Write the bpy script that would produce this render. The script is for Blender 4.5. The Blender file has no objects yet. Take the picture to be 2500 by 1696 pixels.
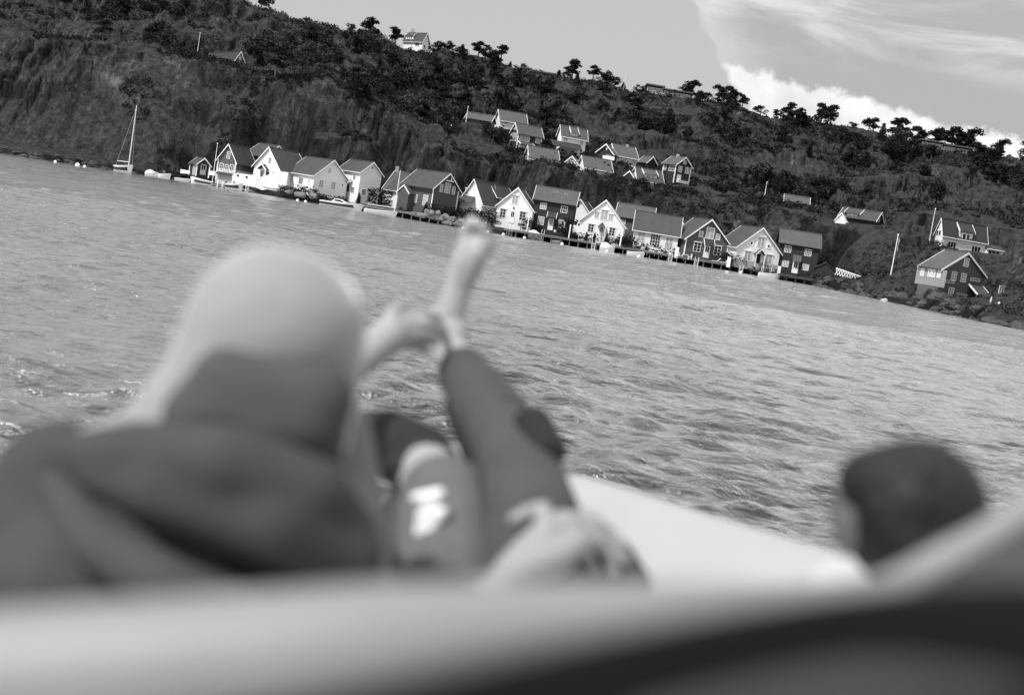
import bpy, bmesh, math, random
import numpy as np
from mathutils import Vector, Matrix
random.seed(7)
R = math.radians
scn = bpy.context.scene
COL = scn.collection
# ------------------------------------------------------------------ camera
F = 3270.0; CX, CY = 1250.0, 848.0; CAMZ = 3.0
PITCH, ROLL = R(5.45), R(9.2)
fwd = Vector((0, math.cos(PITCH), -math.sin(PITCH)))
up0 = Vector((0, math.sin(PITCH), math.cos(PITCH)))
xr = Vector((1, 0, 0))
cright = xr*math.cos(ROLL) + up0*math.sin(ROLL)
cup = -xr*math.sin(ROLL) + up0*math.cos(ROLL)
cam_d = bpy.data.cameras.new('camera'); cam = bpy.data.objects.new('camera', cam_d); COL.objects.link(cam)
m = Matrix((( cright.x, cup.x, -fwd.x, 0), (cright.y, cup.y, -fwd.y, 0), (cright.z, cup.z, -fwd.z, CAMZ), (0, 0, 0, 1)))
cam.matrix_world = m
cam_d.sensor_width = 36; cam_d.lens = F/2500*36
cam_d.clip_start = .05; cam_d.clip_end = 6000
cam_d.dof.use_dof = True; cam_d.dof.focus_distance = 235; cam_d.dof.aperture_fstop = 2.1
scn.camera = cam
# ------------------------------------------------------------------ light, sky, exposure
SUN = Vector((-.46, -.42, .78)).normalized()
sd = bpy.data.lights.new('sun', 'SUN'); sun = bpy.data.objects.new('sun', sd); COL.objects.link(sun)
sd.energy = 4.3; sd.angle = R(5); sd.color = (1, 1, 1)
sun.rotation_euler = SUN.to_track_quat('Z', 'Y').to_euler(); sun.location = (-40, -10, 60)
w = bpy.data.worlds.new('World'); scn.world = w; w.use_nodes = True
scn.view_settings.view_transform = 'Standard'; scn.view_settings.look = 'None'
scn.cycles.sample_clamp_direct = 8; scn.cycles.sample_clamp_indirect = 4
scn.view_settings.exposure = 0.15; scn.view_settings.gamma = 1; scn.view_settings.use_curve_mapping = False

class NT:
    def __init__(s, nt): s.nt = nt; s.n = nt.nodes; s.l = nt.links; s.n.clear()
    def node(s, t, **k):
        n = s.n.new(t)
        for a, b in k.items(): setattr(n, a, b)
        return n
    def set(s, n, i, v):
        if hasattr(v, 'is_output') or isinstance(v, bpy.types.NodeSocket): s.l.new(v, n.inputs[i])
        else: n.inputs[i].default_value = v
    def math(s, op, a, b=0, clamp=False, c=None):
        n = s.node('ShaderNodeMath', operation=op, use_clamp=clamp)
        s.set(n, 0, a); s.set(n, 1, b)
        if c is not None: s.set(n, 2, c)
        return n.outputs[0]
    def mapr(s, v, a, b, c=0, d=1, smooth=True):
        n = s.node('ShaderNodeMapRange'); n.clamp = True
        if smooth: n.interpolation_type = 'SMOOTHSTEP'
        for i, q in enumerate((v, a, b, c, d)): s.set(n, i, q)
        return n.outputs[0]
    def noise(s, vec, scale, detail=3, rough=.5, dist=0):
        n = s.node('ShaderNodeTexNoise')
        if vec is not None: s.l.new(vec, n.inputs['Vector'])
        n.inputs['Scale'].default_value = scale; n.inputs['Detail'].default_value = detail
        n.inputs['Roughness'].default_value = rough; n.inputs['Distortion'].default_value = dist
        return n.outputs['Fac']
    def comb(s, x, y, z=0):
        n = s.node('ShaderNodeCombineXYZ'); s.set(n, 0, x); s.set(n, 1, y); s.set(n, 2, z); return n.outputs[0]
    def mix(s, f, a, b):
        return s.math('ADD', s.math('MULTIPLY', s.math('SUBTRACT', 1.0, f), a), s.math('MULTIPLY', f, b))

t = NT(w.node_tree)
sky = t.node('ShaderNodeTexSky', sky_type='NISHITA'); sky.sun_disc = False
sky.sun_elevation = math.asin(SUN.z); sky.sun_rotation = math.atan2(SUN.x, SUN.y)
bw = t.node('ShaderNodeRGBToBW'); t.l.new(sky.outputs[0], bw.inputs[0])
tc = t.node('ShaderNodeTexCoord'); sep = t.node('ShaderNodeSeparateXYZ'); t.l.new(tc.outputs['Generated'], sep.inputs[0])
az = t.math('ARCTAN2', sep.outputs[0], sep.outputs[1])
hz = t.math('SQRT', t.math('ADD', t.math('MULTIPLY', sep.outputs[0], sep.outputs[0]), t.math('MULTIPLY', sep.outputs[1], sep.outputs[1])))
el = t.math('ARCTAN2', sep.outputs[2], hz)
base = t.mapr(bw.outputs[0], 1.0, 12.0, 4.9, 5.6, False)          # blue sky through a neutral film
v3 = t.comb(az, el)
n1 = t.noise(v3, 75, 7, .6); n2 = t.noise(v3, 16, 4, .5)
nn = t.math('ADD', t.math('MULTIPLY', t.math('SUBTRACT', n1, .5), .022), t.math('MULTIPLY', t.math('SUBTRACT', n2, .5), .03))
top = t.math('SUBTRACT', .137, t.math('MULTIPLY', t.math('SUBTRACT', az, .123), .13))
cum = t.mapr(t.math('SUBTRACT', t.math('ADD', top, nn), el), -.001, .006)
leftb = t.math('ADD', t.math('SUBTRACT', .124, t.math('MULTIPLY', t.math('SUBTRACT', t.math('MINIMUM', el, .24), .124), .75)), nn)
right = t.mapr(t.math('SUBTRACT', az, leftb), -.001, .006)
soft = t.noise(v3, 22, 5, .6)
cumval = t.math('ADD', 5.4, t.math('MULTIPLY', soft, 6.2))
fade = t.mapr(t.math('SUBTRACT', top, el), .0, .06, 1.0, .55)
cum = t.math('MULTIPLY', t.math('MULTIPLY', cum, right), fade)
cirv = t.comb(t.math('MULTIPLY', az, 6.0), t.math('MULTIPLY', t.math('ADD', el, t.math('MULTIPLY', az, .05)), 30.0))
cir = t.mapr(t.noise(cirv, 1.0, 6, .6, .5), .40, .64)
cir = t.math('MULTIPLY', cir, t.mapr(el, .135, .165))
cir = t.math('MULTIPLY', cir, right)
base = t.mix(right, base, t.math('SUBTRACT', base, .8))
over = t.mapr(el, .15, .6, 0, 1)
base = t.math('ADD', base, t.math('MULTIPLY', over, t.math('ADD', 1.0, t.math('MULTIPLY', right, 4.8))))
a1 = t.mix(t.math('MULTIPLY', cir, .8), base, 7.6)
edge = t.math('MULTIPLY', t.mapr(t.math('SUBTRACT', az, leftb), .05, .0), right)
a1 = t.mix(t.math('MULTIPLY', edge, .5), a1, 7.5)
a2 = t.mix(cum, a1, cumval)
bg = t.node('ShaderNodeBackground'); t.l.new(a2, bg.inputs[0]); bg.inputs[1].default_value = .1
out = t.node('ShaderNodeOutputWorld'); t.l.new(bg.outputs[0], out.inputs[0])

# ------------------------------------------------------------------ pixel rays -> real places
ZM = {1: (100, 60, 3.748), 2: (440, 330, 5.052), 3: (700, 360, 4.842), 4: (1100, 420, 4.842), 5: (1500, 480, 4.15),
      6: (1150, 250, 3.873), 7: (1900, 480, 4.077), 8: (850, 60, 2.734), 9: (1600, 60, 2.671), 10: (2230, 590, 8.761),
      11: (340, 400, 6.835), 12: (1260, 540, 6.116), 13: (1600, 580, 5.81), 0: (0, 0, 1)}
CAMP = Vector((0, 0, CAMZ))
def ray(z, x, y):
    ox, oy, k = ZM[z]; px = ox+x/k; py = oy+y/k
    return fwd + cright*((px-CX)/F) - cup*((py-CY)/F)
def P(z, x, y, Y): d = ray(z, x, y); return CAMP + d*(Y/d.y)
def PZ(z, x, y, Z): d = ray(z, x, y); return CAMP + d*((Z-CAMZ)/d.z)
def FD(x, y, d): return CAMP + ray(0, x, y)*d
def on_plane(z, x, y, o, n):
    d = ray(z, x, y); return CAMP + d*((o-CAMP).dot(n)/d.dot(n))

# ------------------------------------------------------------------ materials
MATS = {}
def mat(name, v, rough=.6, var=.15, scale=3.0, bump=0.0, stretch=(1, 1, 1), spec=.3, metal=0, sub=0):
    if name in MATS: return MATS[name]
    mt = bpy.data.materials.new(name); mt.use_nodes = True; q = NT(mt.node_tree); MATS[name] = mt
    tcn = q.node('ShaderNodeTexCoord'); mp = q.node('ShaderNodeMapping'); mp.inputs['Scale'].default_value = stretch
    geo = q.node('ShaderNodeNewGeometry')
    q.l.new(geo.outputs['Position'] if name in WORLDCO else tcn.outputs['Object'], mp.inputs[0])
    n = q.noise(mp.outputs[0], scale, 6, .6); n2 = q.noise(mp.outputs[0], scale*.17, 3, .5)
    f = q.math('ADD', q.math('MULTIPLY', n, .6), q.math('MULTIPLY', n2, .4))
    val = q.mapr(f, .3, .7, v*(1-var), v*(1+var), False)
    b = q.node('ShaderNodeBsdfPrincipled'); q.l.new(val, b.inputs['Base Color'])
    b.inputs['Roughness'].default_value = rough; b.inputs['Specular IOR Level'].default_value = spec; b.inputs['Metallic'].default_value = metal
    if bump:
        bn = q.node('ShaderNodeBump'); bn.inputs['Strength'].default_value = .7; bn.inputs['Distance'].default_value = bump
        q.l.new(n, bn.inputs['Height']); q.l.new(bn.outputs[0], b.inputs['Normal'])
    o = q.node('ShaderNodeOutputMaterial'); q.l.new(b.outputs[0], o.inputs[0])
    return mt
WORLDCO = set()
M = {}
M['white'] = mat('white_painted_boards', .74, .6, .07, 1.2, .01, (1, 1, 8))
M['trim'] = mat('white_trim_paint', .82, .5, .04, 2)
M['dark'] = mat('dark_stained_boards', .028, .7, .25, 1.5, .01, (6, 6, .5))
M['grey'] = mat('grey_painted_boards', .085, .7, .2, 1.5, .01, (1, 1, 8))
M['lgrey'] = mat('pale_grey_boards', .22, .7, .12, 1.5, .01, (1, 1, 8))
M['found'] = mat('rendered_foundation', .38, .85, .15, 1.5, .02)
M['glass'] = mat('window_glass', .02, .06, .2, .8, 0, (1, 1, 1), .5)
M['curtain'] = mat('window_with_pale_curtain', .33, .25, .35, 1.8, 0, (3, 3, .6), .5)
M['brick'] = mat('chimney_render', .3, .9, .2, 4)
M['pole'] = mat('white_pole_paint', .8, .4, .05, 2)
M['bark'] = mat('pine_bark', .07, .9, .3, 6, .02)
M['leafd'] = mat('dark_conifer_foliage', .018, .8, .5, .8, 0, (1, 1, 1), .1)
M['leaf'] = mat('broadleaf_foliage', .028, .8, .55, .8, 0, (1, 1, 1), .1)
M['leafl'] = mat('pale_scrub_foliage', .05, .8, .5, .8, 0, (1, 1, 1), .1)
M['hull'] = mat('white_gelcoat', .75, .25, .04, 2)
M['hulld'] = mat('dark_boat_cover', .03, .6, .3, 2)
M['cover'] = mat('pale_tarpaulin', .55, .8, .15, 3, .03)
M['wood'] = mat('weathered_timber', .13, .8, .3, 2, .01, (1, 8, 1))
M['darkwood'] = mat('wet_dark_timber', .03, .7, .3, 2)
M['rock'] = mat('granite_boulder', .16, .9, .35, 1.2, .08)
M['wetrock'] = mat('wet_shore_rock', .055, .8, .5, 1.5, .08); M['steel'] = mat('galvanised_steel', .55, .35, .1, 4, 0, (1, 1, 1), .5, .6)
M['ink'] = mat('sign_lettering', .03, .6, .05, 4)
M['sign'] = mat('sign_board', .62, .5, .05, 4)
def roofmat(name, v):
    mt = bpy.data.materials.new(name); mt.use_nodes = True; q = NT(mt.node_tree)
    tcn = q.node('ShaderNodeTexCoord'); n = q.noise(tcn.outputs['Object'], .7, 5, .6); n2 = q.noise(tcn.outputs['Object'], 6, 3, .6)
    wv = q.node('ShaderNodeTexWave'); wv.bands_direction = 'X'; q.l.new(tcn.outputs['Object'], wv.inputs[0]); wv.inputs['Scale'].default_value = 1.1; wv.inputs['Distortion'].default_value = .3
    f = q.math('ADD', q.math('MULTIPLY', n, .6), q.math('MULTIPLY', n2, .4))
    val = q.mapr(f, .3, .7, v*.78, v*1.22, False)
    b = q.node('ShaderNodeBsdfPrincipled'); q.l.new(val, b.inputs['Base Color']); b.inputs['Roughness'].default_value = .65; b.inputs['Specular IOR Level'].default_value = .3
    bn = q.node('ShaderNodeBump'); bn.inputs['Strength'].default_value = .6; bn.inputs['Distance'].default_value = .05
    q.l.new(wv.outputs['Fac'], bn.inputs['Height']); q.l.new(bn.outputs[0], b.inputs['Normal'])
    o = q.node('ShaderNodeOutputMaterial'); q.l.new(b.outputs[0], o.inputs[0]); return mt
M['roof'] = roofmat('dark_roof_tiles', .055); M['roofl'] = roofmat('worn_roof_tiles', .075); M['roofd'] = roofmat('black_roof_tiles', .035)

# ------------------------------------------------------------------ mesh helpers
class MB:
    def __init__(s): s.v = []; s.f = []
    def add(s, vs, fs):
        k = len(s.v); s.v += [tuple(v) for v in vs]; s.f += [tuple(i+k for i in f) for f in fs]; return s
    def box(s, o, a, b, c):
        o, a, b, c = map(Vector, (o, a, b, c))
        vs = [o, o+a, o+a+b, o+b, o+c, o+a+c, o+a+b+c, o+b+c]
        return s.add(vs, [(0, 3, 2, 1), (4, 5, 6, 7), (0, 1, 5, 4), (1, 2, 6, 5), (2, 3, 7, 6), (3, 0, 4, 7)])
    def cbox(s, c, x, y, z):
        return s.box((c[0]-x/2, c[1]-y/2, c[2]-z/2), (x, 0, 0), (0, y, 0), (0, 0, z))
    def tube(s, pts, rs, n=8, cap=True):
        pts = [Vector(p) for p in pts]
        if not hasattr(rs, '__len__'): rs = [rs]*len(pts)
        vs = []; fs = []
        d0 = (pts[-1]-pts[0]).normalized(); ref = Vector((0, 0, 1)) if abs(d0.z) < .8 else Vector((1, 0, 0))
        for i, p in enumerate(pts):
            d = (pts[min(i+1, len(pts)-1)]-pts[max(i-1, 0)]).normalized()
            u = d.cross(ref).normalized(); v = d.cross(u)
            for k in range(n):
                a = 2*math.pi*k/n; vs.append(p+(u*math.cos(a)+v*math.sin(a))*rs[i])
        for i in range(len(pts)-1):
            for k in range(n): fs.append((i*n+k, i*n+(k+1) % n, (i+1)*n+(k+1) % n, (i+1)*n+k))
        if cap: fs.append(tuple(range(n))[::-1]); fs.append(tuple((len(pts)-1)*n+k for k in range(n)))
        return s.add(vs, fs)
    def ball(s, c, r, nu=12, nv=8, ax=None):
        c = Vector(c); r = (r, r, r) if not hasattr(r, '__len__') else r; vs = []; fs = []
        for j in range(nv+1):
            ph = math.pi*j/nv
            for i in range(nu):
                th = 2*math.pi*i/nu
                q = Vector((r[0]*math.sin(ph)*math.cos(th), r[1]*math.sin(ph)*math.sin(th), r[2]*math.cos(ph)))
                vs.append(c+(ax @ q if ax else q))
        for j in range(nv):
            for i in range(nu): fs.append((j*nu+i, (j+1)*nu+i, (j+1)*nu+(i+1) % nu, j*nu+(i+1) % nu))
        return s.add(vs, fs)
    def mesh(s, name, mt=None, smooth=False, fix=True):
        me = bpy.data.meshes.new(name); me.from_pydata(s.v, [], s.f)
        if mt: me.materials.append(M[mt] if isinstance(mt, str) else mt)
        if fix:
            bm = bmesh.new(); bm.from_mesh(me)
            if smooth: bmesh.ops.remove_doubles(bm, verts=bm.verts, dist=1e-5)
            bmesh.ops.recalc_face_normals(bm, faces=bm.faces); bm.to_mesh(me); bm.free()
        if smooth: me.polygons.foreach_set('use_smooth', [True]*len(me.polygons))
        return me
    def obj(s, name, mt, parent=None, smooth=False, fix=True):
        o = bpy.data.objects.new(name, s.mesh(name, mt, smooth, fix)); COL.objects.link(o)
        if parent: o.parent = parent
        return o
def tag(o, label=None, cat=None, group=None, kind=None):
    for k, v in (('label', label), ('category', cat), ('group', group), ('kind', kind)):
        if v: o[k] = v
    return o
def empty(name, loc, label, cat, group=None):
    o = bpy.data.objects.new(name, None); COL.objects.link(o); o.location = loc; o.empty_display_size = .3
    return tag(o, label, cat, group)
def lk(name, me, parent=None):
    o = bpy.data.objects.new(name, me); COL.objects.link(o)
    if parent: o.parent = parent
    return o
# numpy value noise
def vn(x, y, seed=0):
    xi = np.floor(x).astype(np.int64); yi = np.floor(y).astype(np.int64); fx = x-xi; fy = y-yi
    fx = fx*fx*(3-2*fx); fy = fy*fy*(3-2*fy)
    def h(a, b):
        n = (a*374761393+b*668265263+seed*974634777) & 0xffffffff
        n = ((n ^ (n >> 13))*1274126177) & 0xffffffff
        n = n ^ (n >> 16); return (n & 0xffff)/65535.0
    return ((h(xi, yi)*(1-fx)+h(xi+1, yi)*fx)*(1-fy)+(h(xi, yi+1)*(1-fx)+h(xi+1, yi+1)*fx)*fy)*2-1
def fbm(x, y, o=4, seed=0):
    s = 0; a = 1; t_ = 0
    for k in range(o): s = s+a*vn(x*2**k, y*2**k, seed+k); t_ += a; a *= .5
    return s/t_

# ------------------------------------------------------------------ terrain profile
def cof(p): return F*p[0]/p[1]
def line(pts, Ys=None, Z=None):
    cs, ys, zs = [], [], []
    for q in pts:
        z, x, y, Y = q
        p = P(z, x, y, Y); cs.append(cof(p)); ys.append(Y); zs.append(p.z)
    i = np.argsort(cs); return np.array(cs)[i], np.array(ys, float)[i], np.array(zs, float)[i]
shore_px = [(105, 391), (465, 444), (1245, 577), (1777, 661), (1982, 697), (2150, 733), (2462, 801)]
sh = [PZ(0, x, y, 0) for x, y in shore_px]
sh_c = np.array([-2200]+[cof(p) for p in sh]+[2200]); sh_y = np.array([sh[0].y]+[p.y for p in sh]+[sh[-1].y-15])
def Ysh(c): return np.interp(c, sh_c, sh_y)
Lb = line([(0, -200, 380, 232), (0, 105, 372, 224), (0, 400, 428, 250), (0, 1245, 566, 222), (0, 1777, 650, 231), (7, 60, 850, 219), (7, 200, 832, 212), (7, 400, 835, 208), (7, 550, 825, 203),
           (7, 1100, 825, 188), (7, 1400, 860, 176), (7, 1600, 990, 160), (7, 1880, 1090, 152), (7, 2290, 1175, 146), (0, 2560, 790, 140)])
Lt = line([(0, -200, 60, 272), (0, 100, 95, 270), (0, 300, 120, 268), (0, 447, 140, 268), (0, 600, 180, 268), (0, 740, 195, 268), (0, 800, 207, 267), (0, 900, 255, 266), (0, 1034, 350, 264),
           (0, 1150, 385, 262), (0, 1292, 403, 262), (0, 1318, 395, 262), (0, 1434, 420, 262), (0, 1553, 443, 261), (0, 1622, 456, 261), (0, 1750, 484, 260),
           (0, 1900, 507, 252), (0, 1974, 529, 246), (0, 2072, 554, 238), (0, 2170, 563, 230), (0, 2268, 582, 218), (0, 2330, 612, 208), (0, 2600, 650, 200)])
Lm = line([(0, -200, 10, 305), (0, 100, 50, 305), (0, 450, 112, 303), (0, 740, 160, 302), (0, 900, 215, 302), (0, 1034, 290, 300), (0, 1200, 318, 300), (0, 1450, 345, 304), (0, 1700, 405, 302),
           (0, 1900, 452, 300), (0, 2100, 515, 285), (0, 2300, 540, 260), (0, 2450, 590, 250), (0, 2600, 610, 245)])
Lk = line([(0, -200, -150, 378), (0, 300, -45, 378), (0, 600, 20, 378), (0, 850, 84, 378), (0, 1047, 124, 378), (0, 1113, 138, 378), (0, 1216, 163, 378), (0, 1307, 182, 378), (0, 1380, 198, 378),
           (0, 1527, 222, 378), (0, 1691, 245, 378), (0, 1836, 275, 378), (0, 1884, 290, 378), (0, 2049, 318, 378), (0, 2161, 343, 378), (0, 2375, 382, 378), (0, 2461, 395, 378), (0, 2600, 420, 378)])
def prof(X, Y):
    c = F*X/Y
    ys = Ysh(c)
    yb = np.maximum(np.interp(c, Lb[0], Lb[1]), ys+1.5); zb = np.interp(c, Lb[0], Lb[2])
    flat = c < 640          # c of the dark house east end
    fl = np.clip((790-c)/150, 0, 1)
    zb = np.where(c < 560, 1.05, zb)
    yf = np.where(True, fl*250+(1-fl)*(yb+6), 0); zf = fl*2.0+(1-fl)*(zb+.3)
    yt = np.interp(c, Lt[0], Lt[1]); yf = np.minimum(yf, yt-9); yf = np.maximum(yf, yb+1); zt = np.interp(c, Lt[0], Lt[2])
    ym = np.interp(c, Lm[0], Lm[1]); zm = np.interp(c, Lm[0], Lm[2])
    yk = np.interp(c, Lk[0], Lk[1]); zk = np.interp(c, Lk[0], Lk[2])
    A = [(ys-6, np.full_like(c, -2.5)), (ys, np.zeros_like(c)-.05), (yb, zb), (yf, zf), (yt, zt), (ym, zm), (yk, zk), (yk+60, zk-10)]
    z = A[0][1]+0*c; steep = np.zeros_like(c)
    for i in range(len(A)-1):
        y0, z0 = A[i]; y1, z1 = A[i+1]
        t_ = np.clip((Y-y0)/np.maximum(y1-y0, .01), 0, 1)
        z = np.where(Y >= y0, z0+(z1-z0)*t_, z)
        if i == 3: steep = np.where((Y >= y0) & (Y <= y1), 1.0, 0.0)
    return z, steep, A
PADS = []   # x, y, radius, z
def height(X, Y, pads=True):
    X = np.asarray(X, float); Y = np.asarray(Y, float); c = F*X/Y
    cl = np.clip((150-c)/300, 0, 1)                 # cliff weight, left part
    amp = .35+.65*cl
    back = np.clip((Y-(Ysh(c)+24))/8, 0, 1)
    point = np.clip((c-560)/120, 0, 1)
    dY = (4.0*fbm(X/11, Y/60, 3, 3)+2.4*np.abs(vn(X/2.6, Y/30, 9))+1.0*np.abs(vn(X/1.1, Y/20, 19)))*amp*back
    zc = prof(X, Y)[0]; cx_ = np.floor(X/4.6+.6*vn(X/9, zc/6, 23)); cz_ = np.floor((zc+X*.13)/4.2+.5*vn(X/6, zc/9, 24))
    hsh = np.modf(np.abs(np.sin(cx_*12.9898+cz_*78.233)*43758.5))[0]
    cx2 = np.floor(X/1.9+.5*vn(X/4, zc/3, 25)); cz2 = np.floor(zc/1.7+.5*vn(X/3, zc/4, 26)); hs2 = np.modf(np.abs(np.sin(cx2*39.346+cz2*11.135)*24634.6))[0]
    dY = dY+((hsh-.5)*3.0+(hs2-.5)*1.1)*amp*back*np.clip((zc-1.5)/2, 0, 1)
    z, steep, A = prof(X, Y+dY)
    # ledges on the cliff
    tl = z+X*.13+1.5*vn(X/9, Y*0, 5); st = 7.5
    q = tl/st; fr = q-np.floor(q); led = (np.floor(q)+np.clip((fr-.25)/.5, 0, 1))*st
    z = z+(led-tl)*steep*.75*(.3+.7*cl)*np.clip(.5+1.5*fbm(X/30, Y*0, 2, 55), 0, 1)
    shelf = np.clip((c+260)/80, 0, 1)*np.clip((560-c)/80, 0, 1)*np.clip((305-Y)/10, 0, 1)
    z = z-.35*shelf+back*(1.8*fbm(X/22, Y/16, 4, 11)+1.1*np.abs(fbm(X/4, Y/3.2, 4, 21)))*np.clip((Y-255)/20+.35, .2, 1)*(1-.75*shelf)
    # smooth rock humps
    z = z+back*1.6*np.clip(fbm(X/14, Y/20, 2, 31), 0, 1)*(1-shelf)
    nearp = point*(1-back)
    z = z+nearp*(Y > Ysh(c)+.2)*(.7*np.abs(fbm(X/3.2, Y/2.2, 4, 41))-.25+.25*fbm(X/1.0, Y/1.0, 2, 47))
    lft = np.clip((-830-c)/60, 0, 1); z = z+lft*(Y > Ysh(c)+1)*.5*fbm(X/2, Y/2, 3, 44)
    free = np.clip((372-Y)/14, .15, 1)
    for (px, py, pr, pz) in PADS:
        free = free*(1-((np.abs(c-F*px/py) < (pr+1.5)*F/py) & (Y < py) & (Y > py-34)))
    oc = fbm(X/9, Y/6.5, 3, 131); z = z+back*(1-shelf)*(1.7*np.clip((oc-.12)/.06, 0, 1)+1.2*np.clip((oc-.32)/.05, 0, 1))*np.clip((Y-Ysh(c)-30)/12, 0, 1)*free
    # pull the skyline back to its measured height
    if pads:
        for (px, py, pr, pz) in PADS:
            d = np.hypot(X-px, Y-py); wgt = np.clip((pr*1.9-d)/(pr*.9), 0, 1); wgt = wgt*wgt*(3-2*wgt)
            z = z*(1-wgt)+pz*wgt
    return z
def hz1(x, y): return float(height(np.array([x]), np.array([y]))[0])

# ------------------------------------------------------------------ houses
def win_mesh(h, kind, face, cx, cy, w_, h_, style, k):
    pass
class House:
    def __init__(s, name, label, zm, Y, NC, A, th, side='R', FE=None, L=None, GE=None, W=None, z0=None, B=None,
                 wall='white', roof='roof', oh=.35, found=0, verge=True, cat='house', corner=False, chim=None, group=None, pad=True, gable=None, sink=.6):
        s.zm = zm; th = R(th); s.th = th; s.oh = oh
        n = P(zm, NC[0], NC[1], Y); s.O = n
        if side == 'R': s.a = Vector((-math.cos(th), math.sin(th), 0)); s.g = Vector((math.sin(th), math.cos(th), 0))
        else: s.a = Vector((math.cos(th), math.sin(th), 0)); s.g = Vector((-math.sin(th), math.cos(th), 0))
        if FE is not None: s.L = abs((on_plane(zm, FE[0], FE[1], n, s.g)-n).dot(s.a))
        else: s.L = L
        if GE is not None: s.W = abs((on_plane(zm, GE[0], GE[1], n, s.a)-n).dot(s.g)); zA = on_plane(zm, A[0], A[1], n, s.a).z
        else: s.W = W; zA = on_plane(zm, A[0], A[1], n+s.g*(W/2), s.g).z
        s.ze = n.z; s.zA = zA
        if z0 is None: z0 = P(zm, B[0], B[1], Y).z
        s.z0 = z0
        ctr = n+s.a*(s.L/2)+s.g*(s.W/2)
        s.root = empty(name, (ctr.x, ctr.y, z0), label, cat, group)
        s.c0 = Vector((ctr.x, ctr.y, z0))
        ez, zb = s.ze, z0-sink
        L_, W_, o = s.L, s.W, oh
        slope = (zA-ez)/(W_/2)
        wz = ez+slope*o-.12       # wall top at the eave
        wa = zA-.16
        b = MB()
        q = [s.w(a_, g_, z_) for a_ in (o, L_-o) for g_, z_ in ((o, zb), (o, wz), (W_/2, wa), (W_-o, wz), (W_-o, zb))]
        b.add(q, [(0, 1, 2, 3, 4), (9, 8, 7, 6, 5), (0, 5, 6, 1), (4, 3, 8, 9), (1, 6, 7, 2), (2, 7, 8, 3), (0, 4, 9, 5)])
        b.obj('wall', wall, s.root)
        if gable:
            pass
        if found:
            b = MB(); e = .06; b.add([s.w(a_, g_, z_) for z_ in (zb, z0+found) for a_, g_ in ((o-e, o-e), (L_-o+e, o-e), (L_-o+e, W_-o+e), (o-e, W_-o+e))],
                                     [(0, 1, 2, 3), (4, 5, 6, 7), (0, 1, 5, 4), (1, 2, 6, 5), (2, 3, 7, 6), (3, 0, 4, 7)])
            b.obj('foundation', 'found', s.root)
        b = MB(); th_ = .16
        for sg in (0, 1):
            ge = 0 if sg == 0 else W_
            pts = [s.w(a_, g_, z_) for a_ in (0, L_) for g_, z_ in ((ge, ez), (W_/2, zA), (W_/2, zA-th_), (ge, ez-th_))]
            b.add(pts, [(0, 1, 5, 4), (1, 2, 6, 5), (2, 3, 7, 6), (3, 0, 4, 7), (0, 3, 2, 1), (4, 5, 6, 7)])
        b.tube([s.w(.02, W_/2, zA+.03), s.w(L_-.02, W_/2, zA+.03)], .1, 6)
        s.roof = b.obj('roof', roof, s.root)
        if verge:
            for a_ in (-.04, L_-.02):
                for ge in (0, W_):
                    b = MB(); d = .21; u = (1 if ge == 0 else -1)
                    pts = [s.w(aa, g_, z_) for aa in (a_, a_+.06) for g_, z_ in ((ge-u*.05, ez-.02), (W_/2, zA+.07), (W_/2, zA-d), (ge-u*.05, ez-.02-d))]
                    b.add(pts, [(0, 1, 5, 4), (1, 2, 6, 5), (2, 3, 7, 6), (3, 0, 4, 7), (0, 3, 2, 1), (4, 5, 6, 7)])
                    b.obj('barge_board', 'trim', s.root)
        b = MB(); b.tube([s.w(.05, -.07, ez-.1), s.w(L_-.05, -.07, ez-.1)], .07, 6); b.obj('gutter', 'trim' if wall in ('white', 'lgrey') else 'dark', s.root)
        if corner:
            for a_, g_ in ((o, o), (L_-o, o), (o, W_-o)):
                b = MB(); c_ = s.w(a_, g_, 0)
                b.cbox((c_.x, c_.y, (wz-z0)/2), .2, .2, wz-z0-.05); b.obj('corner_board', 'trim', s.root)
        if chim:
            p = on_plane(zm, chim[0], chim[1], s.wc(0, W_/2, 0), s.g); p = p-s.c0; zq = zA-z0; b = MB(); b.cbox((p.x, p.y, (p.z+zq-1)/2), .6, .6, p.z-zq+1)
            ch = b.obj('chimney', 'brick', s.roof)
        if pad: PADS.append((ctr.x, ctr.y, .48*math.hypot(s.L, s.W), z0-.3))
        s.fix = len(s.root.children)
    def wc(s, a, g, z):
        p = s.O+s.a*a+s.g*g; return Vector((p.x, p.y, z))
    def w(s, a, g, z): return s.wc(a, g, z)-s.c0
    def loc(s, face, x, y, out=0):
        n, o = (s.g, s.oh-out) if face == 'E' else (s.a, s.oh-out)
        p = on_plane(s.zm, x, y, s.wc(0, 0, 0)+n*o, n)
        return p
    def dims(s, face, p, w_, h_):
        k = ZM[s.zm][2]; d = p.y/F/k
        fs = math.cos(s.th) if face == 'E' else math.sin(s.th)
        return w_*d/max(fs, .25), h_*d
    def axes(s, face):
        if face == 'E': return s.a, -s.g
        return s.g, -s.a
    def win(s, face, x, y, w_, h_, st='d', nx=2, ny=3, out=0, parent=None, lintel=False, tr=.08):
        p = s.loc(face, x, y, out)-s.c0; ww, hh = s.dims(face, p+s.c0, w_, h_); ux, nz = s.axes(face); uz = Vector((0, 0, 1))
        ww = min(ww, 6); b = MB()
        def bar(x0, x1, y0, y1, d0, d1): b.box(p+ux*x0+uz*y0+nz*d0, ux*(x1-x0), uz*(y1-y0), nz*(d1-d0))
        W2, H2 = ww/2, hh/2
        bar(-W2, -W2+tr, -H2, H2, -.02, .07); bar(W2-tr, W2, -H2, H2, -.02, .07); bar(-W2+tr, W2-tr, H2-tr, H2, -.02, .072); bar(-W2+tr, W2-tr, -H2, -H2+tr, -.02, .072)
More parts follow.
